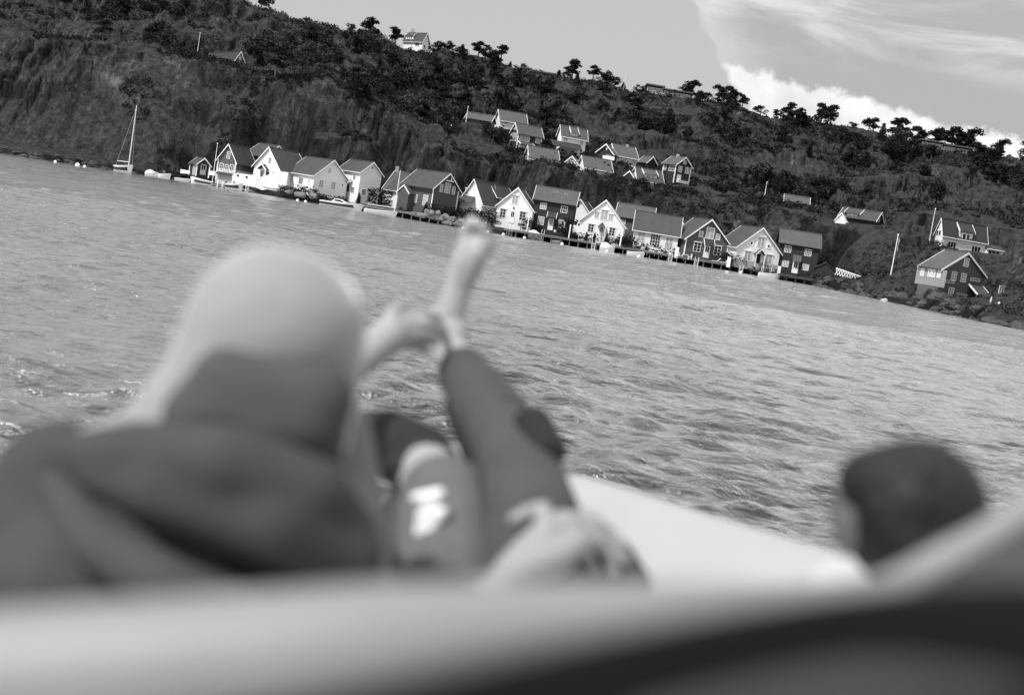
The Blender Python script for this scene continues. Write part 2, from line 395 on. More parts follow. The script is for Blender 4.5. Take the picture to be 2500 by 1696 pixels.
        for i in range(1, nx): xx = -W2+ww*i/nx; bar(xx-.03, xx+.03, -H2+tr, H2-tr, -.02, .055)
        for i in range(1, ny): yy = -H2+hh*i/ny; bar(-W2+tr, W2-tr, yy-.02, yy+.02, -.02, .05)
        if lintel: bar(-W2-.12, W2+.12, H2+.004, H2+.1, -.02, .16)
        o = b.obj('window', 'trim', parent or s.root)
        b = MB(); b.box(p-ux*(W2-tr)-uz*(H2-tr)+nz*.004, ux*(ww-2*tr), uz*(hh-2*tr), nz*.026); b.obj('pane', 'glass' if st == 'd' else 'curtain', o)
        return o
    def door(s, face, x, y, w_, h_, glass=True, mt='trim', st='d'):
        p = s.loc(face, x, y)-s.c0; ww, hh = s.dims(face, p+s.c0, w_, h_); ux, nz = s.axes(face); uz = Vector((0, 0, 1))
        b = MB(); b.box(p-ux*(ww/2)-uz*(hh/2)+nz*.005, ux*ww, uz*hh, nz*.07); o = b.obj('door', mt, s.root)
        if glass:
            b = MB(); b.box(p-ux*(ww*.3)-uz*(hh*.02)+nz*.07, ux*ww*.26, uz*hh*.42, nz*.02); b.box(p+ux*(ww*.04)-uz*(hh*.02)+nz*.07, ux*ww*.26, uz*hh*.42, nz*.02)
            b.obj('pane', 'glass' if st == 'd' else 'curtain', o)
        b = MB(); b.cbox(p+ux*ww*.38-uz*hh*.08+nz*.1, .08, .08, .05); b.obj('handle', 'steel', o)
        return o
    def porch(s, face, x, y, w_, h_, dep=1.1, wall=None, z1=None, mt='roof'):
        p = s.loc(face, x, y)-s.c0; ww, hh = s.dims(face, p+s.c0, w_, h_); ux, nz = s.axes(face); uz = Vector((0, 0, 1))
        b = MB(); A_ = p+uz*hh/2
        for sg in (-1, 1):
            T = p+ux*ww/2*sg-uz*hh/2
            pts = [q+nz*d for d in (-.1, dep) for q in (A_, T, T-uz*.12, A_-uz*.12)]
            b.add(pts, [(0, 1, 2, 3), (4, 5, 6, 7), (0, 1, 5, 4), (1, 2, 6, 5), (2, 3, 7, 6), (3, 0, 4, 7)])
        o = b.obj('porch_roof', mt, s.root)
        for sg in (-1, 1):
            T = p+ux*(ww/2+.03)*sg-uz*hh/2; b = MB()
            pts = [q+nz*d for d in (dep+.003, dep+.06) for q in (A_+uz*.05, T+uz*.05, T-uz*.17, A_-uz*.17)]
            b.add(pts, [(0, 1, 2, 3), (4, 5, 6, 7), (0, 1, 5, 4), (1, 2, 6, 5), (2, 3, 7, 6), (3, 0, 4, 7)])
            b.obj('barge_board', 'trim', o)
        if wall:
            b = MB(); T = uz*(-hh/2); w2 = ww*.4; zb = (z1 if z1 is not None else s.z0)-s.c0.z
            pts = [p+ux*q0+nz*d for d in (-.05, dep-.15) for q0 in (-w2, w2)]
            vs = []
            for q in pts: vs += [Vector((q.x, q.y, zb)), q-uz*(hh*.42)]
            t1 = A_-uz*.13+nz*(-.05); t2 = A_-uz*.13+nz*(dep-.15)
            b.add(vs+[t1, t2], [(4, 5, 9, 7, 6), (0, 2, 3, 8, 1), (0, 1, 5, 4), (2, 6, 7, 3), (1, 8, 9, 5), (3, 7, 9, 8)]); b.obj('porch_wall', wall, s.root)
        else:
            for sg in (-1, 1):
                b = MB(); q = p+ux*ww*.42*sg+nz*(dep-.12); zb = s.z0-s.c0.z; zt = q.z-hh/2+.1
                if zt > zb: b.cbox((q.x, q.y, (zb+zt)/2), .12, .12, zt-zb); b.obj('porch_post', 'trim', s.root)
    def awning(s, face, x, y, w_, h_, dep=.9, mt='roof', side=True):
        p = s.loc(face, x, y)-s.c0; ww, hh = s.dims(face, p+s.c0, w_, h_); ux, nz = s.axes(face); uz = Vector((0, 0, 1))
        a0 = p+uz*hh/2-nz*.02; a1 = p-uz*hh/2+nz*dep
        b = MB(); X_ = ux*ww/2
        b.add([a0-X_, a0+X_, a1+X_, a1-X_]+[q-uz*.12 for q in (a0-X_, a0+X_, a1+X_, a1-X_)], [(0, 1, 2, 3), (4, 5, 6, 7), (0, 1, 5, 4), (1, 2, 6, 5), (2, 3, 7, 6), (3, 0, 4, 7)])
        o = b.obj('awning_roof', mt, s.root)
        if side:
            for sg in (-1, 1):
                b = MB(); q = ux*(ww/2+.004)*sg; e = ux*.07*sg
                b.add([a0+q, a0+q+e, a1+q+e, a1+q]+[v_-uz*.2 for v_ in (a0+q, a0+q+e, a1+q+e, a1+q)], [(0, 1, 2, 3), (4, 5, 6, 7), (0, 1, 5, 4), (1, 2, 6, 5), (2, 3, 7, 6), (3, 0, 4, 7)])
                for i in range(4): b.v[i] = tuple(Vector(b.v[i])+uz*.06)
                b.obj('barge_board', 'trim', o)
        return o
    def dormer(s, x, y, w_, h_, rh, g0=.22, wall='white', nwin=2, st='d', mt='roof', wx=.7, wh=.5):
        # x,y centre of the dormer front wall; rh = roof height in px above it
        n = s.g; o = s.W*g0; p = on_plane(s.zm, x, y, s.wc(0, 0, 0)+n*o, n)-s.c0
        ww, hh = s.dims('E', p+s.c0, w_, h_); _, rr = s.dims('E', p+s.c0, w_, rh); ux = s.a; nz = -s.g; uz = Vector((0, 0, 1))
        dep = s.W*(.5-g0)+.1
        b = MB(); b.box(p-ux*ww/2-uz*(hh/2+.3), ux*ww, uz*(hh+.3), -nz*dep); o_ = b.obj('dormer', wall, s.roof)
        b = MB(); a1 = p+uz*(hh/2)+nz*.25; a0 = p+uz*(hh/2+rr)-nz*dep; X_ = ux*(ww/2+.2)
        b.add([a0-X_, a0+X_, a1+X_, a1-X_]+[q-uz*.14 for q in (a0-X_, a0+X_, a1+X_, a1-X_)], [(0, 1, 2, 3), (4, 5, 6, 7), (0, 1, 5, 4), (1, 2, 6, 5), (2, 3, 7, 6), (3, 0, 4, 7)])
        b.obj('dormer_roof', mt, s.roof)
        b = MB()
        for sg in (-1, 1):
            q = ux*(ww/2+.2)*sg; e = ux*.08*sg
            b.add([a0+q, a0+q+e, a1+q+e, a1+q]+[v_-uz*.26 for v_ in (a0+q, a0+q+e, a1+q+e, a1+q)], [(0, 1, 2, 3), (4, 5, 6, 7), (0, 1, 5, 4), (1, 2, 6, 5), (2, 3, 7, 6), (3, 0, 4, 7)])
        for i in list(range(4))+list(range(8, 12)): b.v[i] = tuple(Vector(b.v[i])+uz*.05)
        b.obj('dormer_trim', 'trim', s.roof)
        for i in range(nwin):
            c_ = p+ux*ww*((i+.5)/nwin-.5)*wx*1.1; w2 = ww/nwin*wx/2*.8; h2 = hh*wh/2
            b = MB(); b.box(c_-ux*w2-uz*h2+nz*.004, ux*2*w2, uz*2*h2, nz*.06); b.obj('window', 'trim', s.roof)
            b = MB()
            for sg in (-1, 1): b.box(c_+ux*(w2*.5*sg-w2*.36)-uz*(h2*.8)+nz*.066, ux*w2*.72, uz*1.6*h2, nz*.01)
            b.obj('pane', 'glass' if st == 'd' else 'curtain', s.roof)
    def skylight(s, x, y, w_, h_):
        slope = Vector((0, 0, s.zA-s.ze))+s.g*(s.W/2); n = s.a.cross(slope).normalized()
        if n.z < 0: n = -n
        p = on_plane(s.zm, x, y, s.wc(0, 0, s.ze), n)-s.c0; ww, hh = s.dims('E', p+s.c0, w_, h_); sl = slope.normalized()
        b = MB(); b.box(p-s.a*ww/2-sl*hh/2+n*.01, s.a*ww, sl*hh*1.1, n*.09); b.obj('skylight', 'steel', s.roof)
        b = MB(); b.box(p-s.a*ww*.36-sl*hh*.36+n*.104, s.a*ww*.72, sl*hh*.8, n*.02); b.obj('skylight_pane', 'glass', s.roof)
    def slab(s, face, x, y, w_, h_, mt, nm, d0=.01, d1=.06):
        p = s.loc(face, x, y)-s.c0; ww, hh = s.dims(face, p+s.c0, w_, h_); ux, nz = s.axes(face); uz = Vector((0, 0, 1))
        b = MB(); b.box(p-ux*ww/2-uz*hh/2+nz*d0, ux*ww, uz*hh, nz*(d1-d0)); return b.obj(nm, mt, s.root), p, ww, hh
H = House
Z0 = 1.3
# --- row along the quay
h = H('boathouse', 'small dark boathouse with two pale doors, leftmost hut of the row', 2, 246, (198, 358), (305, 283), 62, 'R', FE=(105, 345), GE=(388, 385), z0=1.25, wall='dark', cat='boathouse', oh=.25, corner=True)
h.door('E', 172, 430, 62, 130, False, 'found'); h.door('G', 283, 425, 62, 130, True, 'found')
h = H('gabled_house', 'grey gabled house with triple window over a pale ground floor, beside the small dark boathouse', 2, 243, (696, 352), (600, 108), 76, 'L', L=8.5, GE=(435, 320), z0=1.2, wall='grey', corner=True, found=2.3)
h.win('G', 597, 247, 44, 85, 'd'); h.win('G', 510, 395, 52, 98); h.win('G', 573, 405, 48, 84); h.win('G', 634, 412, 50, 96); h.awning('G', 555, 472, 210, 22, .7, 'roofd', False)
h = H('dark_house', 'dark house with a long roof half hidden behind the white gabled house', 2, 253, (1010, 262), (955, 97), 40, 'R', FE=(770, 212), W=7.5, z0=1.6, wall='dark', chim=None)
h.win('E', 868, 300, 42, 74, 'l'); h.win('E', 842, 455, 40, 62, 'l'); h.win('E', 910, 462, 36, 70, 'd'); h.awning('E', 870, 388, 110, 40, 1.5, 'roof')
h.skylight(1040, 152, 45, 22)
h = H('white_gabled_house', 'white house with steep gable and tiny porch gable, leftmost white house of the row', 2, 243, (1234, 440), (1110, 148), 62, 'L', FE=(1600, 500), GE=(875, 412), z0=1.3, wall='white', verge=True)
h.win('G', 1106, 318, 40, 76, 'd', 2, 3, lintel=True); h.win('G', 1010, 477, 44, 76, 'd'); h.door('G', 1075, 482, 36, 66, True, 'glass'); h.win('G', 1150, 482, 40, 52, 'd'); h.porch('G', 1046, 392, 130, 64, 1.0)
h = H('white_corner_house', 'broad white house with a big plain gable turned to the right', 2, 240, (1648, 500), (1878, 305), 50, 'R', FE=(1300, 445), GE=(2092, 600), z0=1.3, wall='white')
h.win('E', 1385, 542, 36, 84, 'l'); h.win('E', 1490, 562, 68, 84, 'd', 3, 3); h.win('E', 1592, 566, 34, 60, 'l'); h.win('G', 1842, 440, 38, 68, 'l'); h.win('G', 1738, 598, 50, 92, 'l'); h.win('G', 1888, 622, 50, 92, 'l'); h.win('G', 2000, 618, 18, 30, 'd', 1, 1, tr=.05)
h = H('tall_white_house', 'tall white two-storey house with a tiny attic window beside a dark hedge', 3, 243, (872, 295), (1035, 178), 48, 'R', FE=(595, 230), GE=(1155, 335), z0=1.3, wall='white')
h.win('E', 667, 328, 34, 62, 'd'); h.win('E', 803, 350, 38, 66, 'd'); h.win('G', 1013, 242, 18, 28, 'd', 1, 1, tr=.05); h.win('G', 908, 525, 50, 72, 'd', 3, 3); h.door('E', 720, 480, 46, 80, True, 'glass'); h.win('E', 783, 503, 44, 74, 'd'); h.awning('E', 735, 395, 110, 30, 1.2, 'roof')
h = H('low_dark_house', 'low dark-roofed house with a chimney behind the sailing boat mast', 3, 250, (1330, 520), (1290, 275), 20, 'R', FE=(1122, 480), W=9, z0=1.5, wall='white', chim=(1312, 222))
h = H('grey_veranda_house', 'grey house with white truss in its gable and a small white-trimmed entrance gable', 3, 238, (1732, 488), (1942, 310), 46, 'R', FE=(1338, 420), GE=(2078, 558), z0=1.3, wall='grey', corner=True, oh=.55)
h.win('G', 1827, 482, 32, 92, 'l', 1, 3); h.win('G', 1900, 482, 60, 118, 'l', 2, 3); h.win('G', 1973, 508, 32, 94, 'l', 1, 3)
h.win('E', 1440, 600, 74, 108, 'l', 3, 3); h.win('E', 1640, 625, 62, 124, 'l', 2, 3); h.win('E', 1528, 606, 34, 92, 'l', 1, 3); h.porch('E', 1462, 502, 170, 92, 1.6, 'grey')
o, p, ww, hh = h.slab('G', 1932, 400, 110, 12, 'trim', 'truss_beam', .3, .38); h.slab('G', 1935, 368, 12, 60, 'trim', 'truss_post', .3, .385)
h = H('white_gable_end', 'narrow white gable squeezed behind the grey truss-gabled house', 4, 243, (382, 392), (232, 75), 68, 'L', L=9, GE=(112, 190), z0=1.3, wall='white'); h.win('G', 195, 232, 42, 76, 'l', 1, 2, lintel=True)
h.awning('G', 200, 318, 180, 75, 1.5, 'roof', False)
h = H('small_white_gable_house', 'small white gabled house set back with a lintelled window, left of the white quay house', 4, 250, (548, 298), (470, 130), 68, 'L', L=9, GE=(328, 268), z0=1.6, wall='white'); h.win('G', 435, 275, 42, 72, 'd', 2, 3, lintel=True)
h = H('white_quay_house', 'white quayside house with shuttered attic window and a middle door, behind the bare foot', 4, 236, (992, 472), (785, 180), 84, 'L', L=10, GE=(530, 385), z0=1.35, wall='white', oh=.3)
h.win('G', 763, 328, 74, 104, 'l', 2, 1, lintel=True); h.win('G', 617, 487, 72, 106, 'd', 2, 3, lintel=True); h.win('G', 850, 520, 76, 104, 'd', 2, 3, lintel=True); h.door('G', 729, 528, 58, 150, True)
b = h.slab('G', 746, 425, 12, 26, 'ink', 'wall_lamp', .02, .15)
h = H('dark_two_storey_house', 'dark two-storey house with twin skylights in its roof and a pale door', 4, 238, (1492, 398), (1261, 197), 5, 'R', FE=(972, 300), W=7.5, z0=1.3, wall='dark', roof='roofl')
h.win('E', 1097, 403, 76, 76, 'l', 3, 2); h.win('E', 1343, 443, 80, 80, 'd', 3, 2); h.win('E', 1067, 575, 76, 98, 'l', 2, 2); h.win('E', 1313, 613, 80, 92, 'l', 2, 2); h.door('E', 1184, 618, 62, 136, True, 'trim', 'l'); h.awning('E', 1203, 505, 108, 62, .9, 'roofd')
h.skylight(1248, 245, 34, 34); h.skylight(1368, 268, 34, 34)
h = H('white_rear_house', 'white gable peeping out behind the dark two-storey house', 4, 252, (1640, 475), (1525, 320), 78, 'L', L=8, GE=(1395, 440), z0=1.6, wall='white')
h = H('white_portico_house', 'white gabled house with three attic windows and a little portico over its door', 4, 234, (2072, 662), (1845, 330), 84, 'L', L=7, GE=(1518, 560), z0=1.35, wall='white', oh=.3)
h.win('G', 1729, 508, 58, 80, 'l', 2, 1, lintel=True); h.win('G', 1818, 508, 90, 118, 'l', 2, 2, lintel=True); h.win('G', 1895, 536, 58, 80, 'l', 2, 1, lintel=True)
h.win('G', 1658, 662, 74, 98, 'd', 2, 3, lintel=True); h.win('G', 1908, 706, 74, 98, 'd', 2, 3, lintel=True); h.door('G', 1782, 705, 56, 140, True); h.porch('G', 1798, 612, 104, 62, 1.1)
h = H('grey_rear_house', 'grey house with a long low roof set behind the white portico house', 4, 246, (2400, 590), (2150, 385), 7, 'R', FE=(1940, 508), W=8, z0=1.5, wall='grey', roof='roofl'); h.win('E', 2048, 590, 42, 50, 'l', 2, 2)
h = H('long_white_house', 'low white house under a big dark roof with glazed garden doors', 5, 234, (672, 413), (450, 175), 4, 'R', FE=(183, 335), W=8.5, z0=1.35, wall='white', roof='roof')
h.win('E', 272, 405, 74, 96, 'l', 2, 2); h.win('E', 412, 442, 104, 122, 'd', 4, 4); h.win('E', 555, 462, 78, 96, 'l', 2, 2)
h = H('pale_rear_gable', 'pale gable peeping over the right end of the low white house', 5, 246, (748, 375), (680, 262), 80, 'L', L=6, GE=(610, 350), z0=1.6, wall='lgrey')
h = H('grey_gabled_house', 'mid grey gabled house with broad white barge boards and white garden chairs in front', 5, 232, (712, 428), (995, 232), 76, 'R', L=9, GE=(1192, 502), z0=1.4, wall='grey', corner=True, oh=.5)
h.win('G', 877, 380, 44, 62, 'l', 1, 1); h.win('G', 970, 370, 84, 116, 'l', 2, 2); h.win('G', 1050, 410, 44, 62, 'l', 1, 1); h.win('G', 838, 510, 76, 98, 'd', 2, 3, lintel=True); h.win('G', 1043, 546, 78, 94, 'd', 2, 3, lintel=True); h.door('G', 934, 558, 62, 122, True); h.awning('G', 955, 458, 104, 66, .9, 'roofd')
h = H('white_veranda_house', 'white gabled house on a grey plinth with two tiny square attic windows', 5, 231, (1235, 512), (1510, 315), 74, 'R', L=9, GE=(1702, 602), z0=1.3, wall='white', found=.95, oh=.35)
h.win('G', 1390, 472, 42, 48, 'd', 1, 1, tr=.2); h.win('G', 1487, 460, 78, 102, 'l', 2, 2, lintel=True); h.win('G', 1563, 502, 42, 48, 'd', 1, 1, tr=.2); h.win('G', 1350, 600, 76, 98, 'l', 2, 3, lintel=True); h.win('G', 1560, 637, 78, 100, 'l', 2, 3, lintel=True); h.door('G', 1452, 628, 52, 96, True, 'glass'); h.porch('G', 1468, 556, 108, 56, 1.0)
h = H('dark_end_house', 'dark two-storey house with small-paned white windows at the right end of the row', 5, 233, (2102, 530), (1873, 352), 6, 'R', FE=(1665, 465), W=7, z0=1.4, wall='dark', roof='roofl', verge=False)
h.win('E', 1758, 531, 68, 68, 'd', 4, 3); h.win('E', 1962, 568, 68, 68, 'd', 4, 3); h.win('E', 1732, 680, 66, 62, 'l', 4, 2); h.win('E', 1935, 716, 66, 62, 'l', 4, 2); h.door('E', 1832, 716, 60, 120, True); h.awning('E', 1850, 622, 86, 62, .8, 'roofl', False)
h = H('boat_shed', 'low dark shed with a black doorway beside the dark end house', 5, 229, (2240, 745), (2130, 662), 80, 'L', L=5, GE=(2035, 700), z0=1.4, wall='dark', roof='roofd', verge=False, cat='shed', oh=.2); h.door('G', 2082, 785, 56, 112, False, 'ink')
# --- houses on the shelf above
h = H('roof_top_house', 'small grey roof with one white verge, leftmost of the upper hillside houses', 6, 285, (195, 182), (150, 118), 10, 'R', L=6, W=5, B=(195, 215), wall='grey', roof='roofl')
h = H('upper_house', 'low pale house with a long grey roof, highest of the upper hillside cluster', 6, 289, (268, 166), (286, 72), 14, 'L', FE=(542, 202), W=6, B=(300, 235), wall='white', roof='roofl'); h.slab('E', 335, 188, 40, 25, 'curtain', 'window')
h = H('dark_hillside_house', 'dark hillside house with large pale windows and a narrow gable facing left', 6, 280, (443, 292), (415, 190), 30, 'L', FE=(692, 336), GE=(362, 285), B=(443, 432), wall='dark', roof='roofl', corner=True)
h.win('G', 405, 328, 54, 76, 'l', 2, 2); h.win('G', 418, 240, 18, 36, 'l', 1, 1, tr=.05); h.win('E', 508, 332, 92, 74, 'l', 1, 1); h.win('E', 632, 358, 46, 62, 'l', 1, 1); h.awning('E', 510, 385, 130, 26, 1.3, 'roofl'); h.slab('E', 495, 415, 90, 34, 'white', 'lower_wall', .02, .12)
h = H('white_dormer_house', 'white hillside house with a single roof dormer and a dark lean-to in front', 6, 282, (850, 318), (843, 212), 20, 'L', FE=(1110, 362), GE=(800, 325), B=(850, 470), wall='white', roof='roofl')
h.win('E', 895, 345, 46, 50, 'l', 2, 1); h.win('E', 1045, 385, 36, 50, 'l', 2, 1); h.dormer(978, 308, 60, 32, 62, .12, 'white', 1, 'l', 'roofl'); h.awning('E', 885, 402, 280, 54, 2.4, 'roofd', False)
h = H('roofed_house', 'large grey roof over a low white wall, below the dark hillside house', 6, 270, (548, 530), (552, 408), 12, 'L', FE=(845, 572), W=7, B=(548, 590), wall='white', roof='roofl')
h = H('white_gable_hut', 'little white gable between two large grey roofs', 6, 272, (1024, 597), (960, 507), 80, 'L', L=4, GE=(868, 568), B=(1024, 625), wall='white', roof='roofl'); h.win('G', 954, 545, 18, 22, 'd', 1, 1, tr=.06)
h = H('roofed_house', 'wide grey roof with white verges standing right of the little white gable', 6, 268, (1065, 614), (1062, 505), 12, 'L', FE=(1348, 668), W=7, B=(1065, 645), wall='white', roof='roofl')
h = H('white_long_house', 'long white hillside house with a grey roof and a row of low windows', 6, 280, (1365, 500), (1328, 388), 16, 'L', FE=(1590, 545), W=7, B=(1365, 580), wall='white', roof='roofl', chim=(1478, 398))
for x, y in ((1385, 528), (1450, 545), (1540, 560)): h.win('E', x, y, 38, 30, 'l', 2, 1, tr=.06)
h = H('dark_gable_wing', 'dark gable wing with white barge boards joined to the long white hillside house', 6, 276, (1352, 495), (1298, 395), 72, 'L', L=4, GE=(1178, 450), B=(1352, 560), wall='dark', roof='roofl'); h.win('G', 1284, 438, 14, 18, 'l', 1, 1, tr=.05); h.slab('G', 1300, 525, 110, 34, 'white', 'lower_wall'); h.win('G', 1296, 512, 40, 24, 'd', 1, 1)
h = H('small_dark_cabin', 'small dark cabin with white gable boards right of the long white hillside house', 6, 278, (1662, 570), (1722, 513), 54, 'R', FE=(1570, 560), GE=(1768, 590), B=(1662, 608), wall='dark', roof='roofl', cat='cabin')
h = H('dark_tall_cabin', 'dark tall hillside house with white windows, rightmost on the shelf', 6, 274, (1940, 590), (2037, 520), 50, 'R', FE=(1800, 580), GE=(2102, 628), B=(1940, 765), wall='dark', roof='roofl', corner=True, chim=(1958, 490))
h.win('E', 1835, 616, 22, 44, 'd', 2, 3, tr=.08); h.win('E', 1902, 624, 54, 52, 'd', 4, 2, tr=.08); h.win('G', 2022, 567, 28, 36, 'l', 2, 1, tr=.08); h.win('G', 1976, 632, 38, 58, 'l', 2, 2, tr=.08); h.win('G', 2043, 646, 40, 58, 'l', 2, 2, tr=.08); h.door('G', 1963, 715, 42, 66, False, 'trim'); h.slab('G', 1990, 752, 110, 26, 'white', 'terrace_wall', .02, .5)
h = H('dormer_cottage', 'grey-roofed cottage with a white two-window dormer at the shelf edge', 6, 266, (1570, 732), (1562, 610), 12, 'L', FE=(1832, 775), W=6.5, B=(1570, 770), wall='white', roof='roof'); h.dormer(1698, 706, 116, 48, 50, .18, 'white', 2, 'd', 'roofl')
h = H('gable_outhouse', 'little dark outhouse gable left of the dormer cottage', 6, 263, (1556, 730), (1505, 648), 76, 'L', L=3, GE=(1424, 690), B=(1556, 745), wall='dark', roof='roofl', cat='outhouse', oh=.15)
h = H('skyline_house', 'white house with dormer on the skyline beside a pine', 8, 368, (498, 118), (535, 60), 46, 'R', FE=(360, 100), GE=(548, 135), B=(498, 180), wall='white', roof='roof', chim=(433, 30))
h.dormer(410, 88, 56, 24, 30, .15, 'white', 3, 'd', 'roof'); h.win('E', 462, 132, 30, 26, 'd', 3, 1, tr=.08); h.win('G', 508, 148, 12, 24, 'd', 1, 1, tr=.08)
h = H('ledge_house', 'dark-roofed house with a white-edged gable on top of the cliff', 1, 276, (1770, 335), (1842, 250), 56, 'R', FE=(1500, 260), GE=(1870, 345), B=(1770, 350), wall='grey', roof='roofd', verge=True); h.win('G', 1822, 305, 20, 36, 'l', 2, 2, tr=.06)
h = H('shed_roof_house', 'flat grey roof with one white verge below the rounded rocks', 9, 262, (1008, 1178), (925, 1118), 8, 'R', FE=(838, 1140), W=5, B=(1008, 1200), wall='grey', roof='roofl')
h = H('dormer_house', 'dark house with a wide roof dormer on the crest, right of the flat grey roof', 7, 246, (978, 245), (1022, 155), 30, 'R', FE=(592, 175), GE=(1056, 265), B=(978, 300), wall='dark', roof='roof')
h.dormer(735, 190, 120, 50, 55, .14, 'dark', 1, 'l', 'roof', .9, .8); h.win('G', 1000, 235, 26, 40, 'd', 2, 1, tr=.07)
h = H('white_gable_hut', 'tiny white gable at the left foot of the dormer house', 7, 242, (682, 252), (618, 156), 72, 'L', L=3, GE=(562, 205), B=(682, 262), wall='white', roof='roof', oh=.15); h.win('G', 607, 205, 14, 20, 'd', 1, 1, tr=.05)
h = H('white_hill_house', 'large white house with a wall dormer and black roof above the dark restaurant building', 7, 216, (1635, 390), (1620, 212), 22, 'L', FE=(2092, 472), GE=(1543, 392), z0=8.3, wall='white', roof='roofd', oh=.25, sink=2)
h.win('G', 1585, 360, 12, 48, 'd', 1, 1, tr=.04); h.win('G', 1611, 360, 12, 48, 'd', 1, 1, tr=.04); h.win('E', 1727, 480, 100, 66, 'd', 3, 1); h.win('E', 1965, 527, 106, 70, 'd', 3, 1); h.dormer(1868, 400, 150, 100, 90, .06, 'white', 1, 'd', 'roofd', .75, .55)
h.slab('E', 2000, 610, 430, 90, 'found', 'basement_wall', -.2, .02)
h = H('white_annex', 'low white annex with a wide window at the right of the white hill house', 7, 219, (2078, 512), (2160, 486), 14, 'L', FE=(2255, 545), W=4, z0=8.0, wall='white', roof='roofd', oh=.15, sink=2, verge=False); h.win('E', 2142, 570, 132, 66, 'd', 3, 1)
h = H('restaurant_building', 'dark building with white lettered signs and white balcony on the rocky point', 7, 172, (1630, 722), (1893, 560), 52, 'R', FE=(1390, 690), GE=(2083, 806), z0=1.35, wall='grey', roof='roofl', cat='restaurant', oh=.3)
gl = h
h.slab('E', 1520, 800, 215, 170, 'lgrey', 'side_wall', .01, .05)
for x, y in ((1437, 750), (1510, 757), (1548, 764), (1602, 770)): h.win('E', x, y, 24, 76, 'l', 1, 4, out=.05, tr=.08)
h.win('G', 1870, 655, 66, 86, 'l', 2, 3); h.win('G', 1747, 790, 66, 90, 'l', 2, 3); h.win('G', 1842, 806, 68, 88, 'l', 2, 3); h.win('G', 1717, 946, 70, 86, 'l', 2, 3)
def text_mesh(txt, size):
    cu = bpy.data.curves.new('lettering', 'FONT'); cu.body = txt; cu.size = size; cu.extrude = .01; cu.align_x = 'CENTER'; cu.align_y = 'CENTER'
    o = bpy.data.objects.new('lettering', cu); COL.objects.link(o); dg = bpy.context.evaluated_depsgraph_get()
    me = bpy.data.meshes.new_from_object(o.evaluated_get(dg)); bpy.data.objects.remove(o); me.materials.clear(); me.materials.append(M['ink']); return me
def sign(h, x, y, w_, h_, txt):
    o, p, ww, hh = h.slab('G', x, y, w_, h_, 'sign', 'sign', .02, .1); ux, nz = h.axes('G')
    me = text_mesh(txt, 1); xs = [v.co.x for v in me.vertices]; wd = max(xs)-min(xs); sc = ww*.84/wd
    sy = min(sc*1.25, hh*.85/.75)
    l = lk('lettering', me, o); mx = Matrix.Identity(4)
    for i, v_ in enumerate((ux*sc, Vector((0, 0, sy)), nz)):
        for r_ in range(3): mx[r_][i] = v_[r_]
    mx.translation = p+nz*.115; me.transform(mx)
sign(h, 1701, 845, 126, 32, 'MATBUA'); sign(h, 1957, 826, 126, 34, 'RESTAURANT'); sign(h, 1822, 975, 126, 22, 'MATBUA'); sign(h, 1818, 1008, 126, 26, 'RESTAURANT')
h.awning('G', 1958, 920, 180, 90, 1.6, 'roof'); h.slab('G', 1948, 1042, 112, 50, 'found', 'service_window')
ux, nz = h.axes('G'); p0 = h.loc('G', 2045, 900)-h.c0; uz = Vector((0, 0, 1))
b = MB(); b.box(p0+ux*.9-uz*1.75, ux*3.2, uz*.12, nz*1.7); bo = b.obj('balcony', 'white', h.root)
b = MB(); b.box(p0+ux*.9+nz*1.705-uz*1.75, ux*3.2, uz*1.5, nz*.05); b.obj('balcony_panel', 'white', bo)
for i in range(7):
    b = MB(); b.box(p0+ux*(.9+i*.52)+nz*1.7-uz*.25, ux*.07, uz*.75, nz*.07); b.obj('railing_post', 'trim', bo)
b = MB(); b.box(p0+ux*.9+nz*1.69+uz*.5, ux*3.2, uz*.07, nz*.1); b.obj('handrail', 'trim', bo)
for i in (.95, 2.4, 3.95):
    b = MB(); b.box(p0+ux*i+nz*1.5-uz*4.3, ux*.12, uz*2.55, nz*.12); b.obj('balcony_post', 'trim', bo)
# modern skyline houses
def flat_house(name, label, z, blocks, Y):
    x0, y0 = blocks[0][0], blocks[0][1]; o0 = P(z, x0, y0, Y); root = empty(name, o0, label, 'house')
    for (xa, ya, xb, yb, hp) in blocks:
        p = P(z, xa, ya, Y); q = P(z, xb, yb, Y); k = Y/F/ZM[z][2]; hh = hp*k; L_ = q.x-p.x; zt = (p.z+q.z)/2
        b = MB(); b.box(Vector((p.x, Y, zt-hh))-o0, (L_, 0, 0), (0, 6, 0), (0, 0, hh-.15)); b.obj('wall', 'dark', root)
        b = MB(); b.box(Vector((p.x-.4, Y-.8, zt-.15))-o0, (L_+.8, 0, 0), (0, 7.6, 0), (0, 0, .35)); b.obj('roof', 'grey', root)
        n = max(2, int(L_/1.6))
        for i in range(n):
            ww = L_/n; b = MB(); b.box(Vector((p.x+ww*i+.1, Y-.06, zt-hh*.85))-o0, (ww-.2, 0, 0), (0, .05, 0), (0, 0, hh*.6)); wi = b.obj('window', 'trim', root)
            b = MB(); b.box(Vector((p.x+ww*i+.2, Y-.08, zt-hh*.8))-o0, (ww-.4, 0, 0), (0, .018, 0), (0, 0, hh*.5)); b.obj('pane', 'curtain', wi)
    PADS.append((o0.x+6, Y+3, 7, P(z, blocks[0][0], blocks[0][1]+blocks[0][4], Y).z-.2)); return root
flat_house('modern_house', 'long flat-roofed house with pale glazing on the skyline between pines', 8, [(2000, 396, 2106, 420, 60), (2108, 428, 2178, 444, 45), (2182, 434, 2288, 466, 55)], 372)
flat_house('modern_house', 'low glazed house on the skyline left of two tall pines', 8, [(1160, 285, 1220, 300, 36), (1224, 304, 1380, 336, 30)], 372)
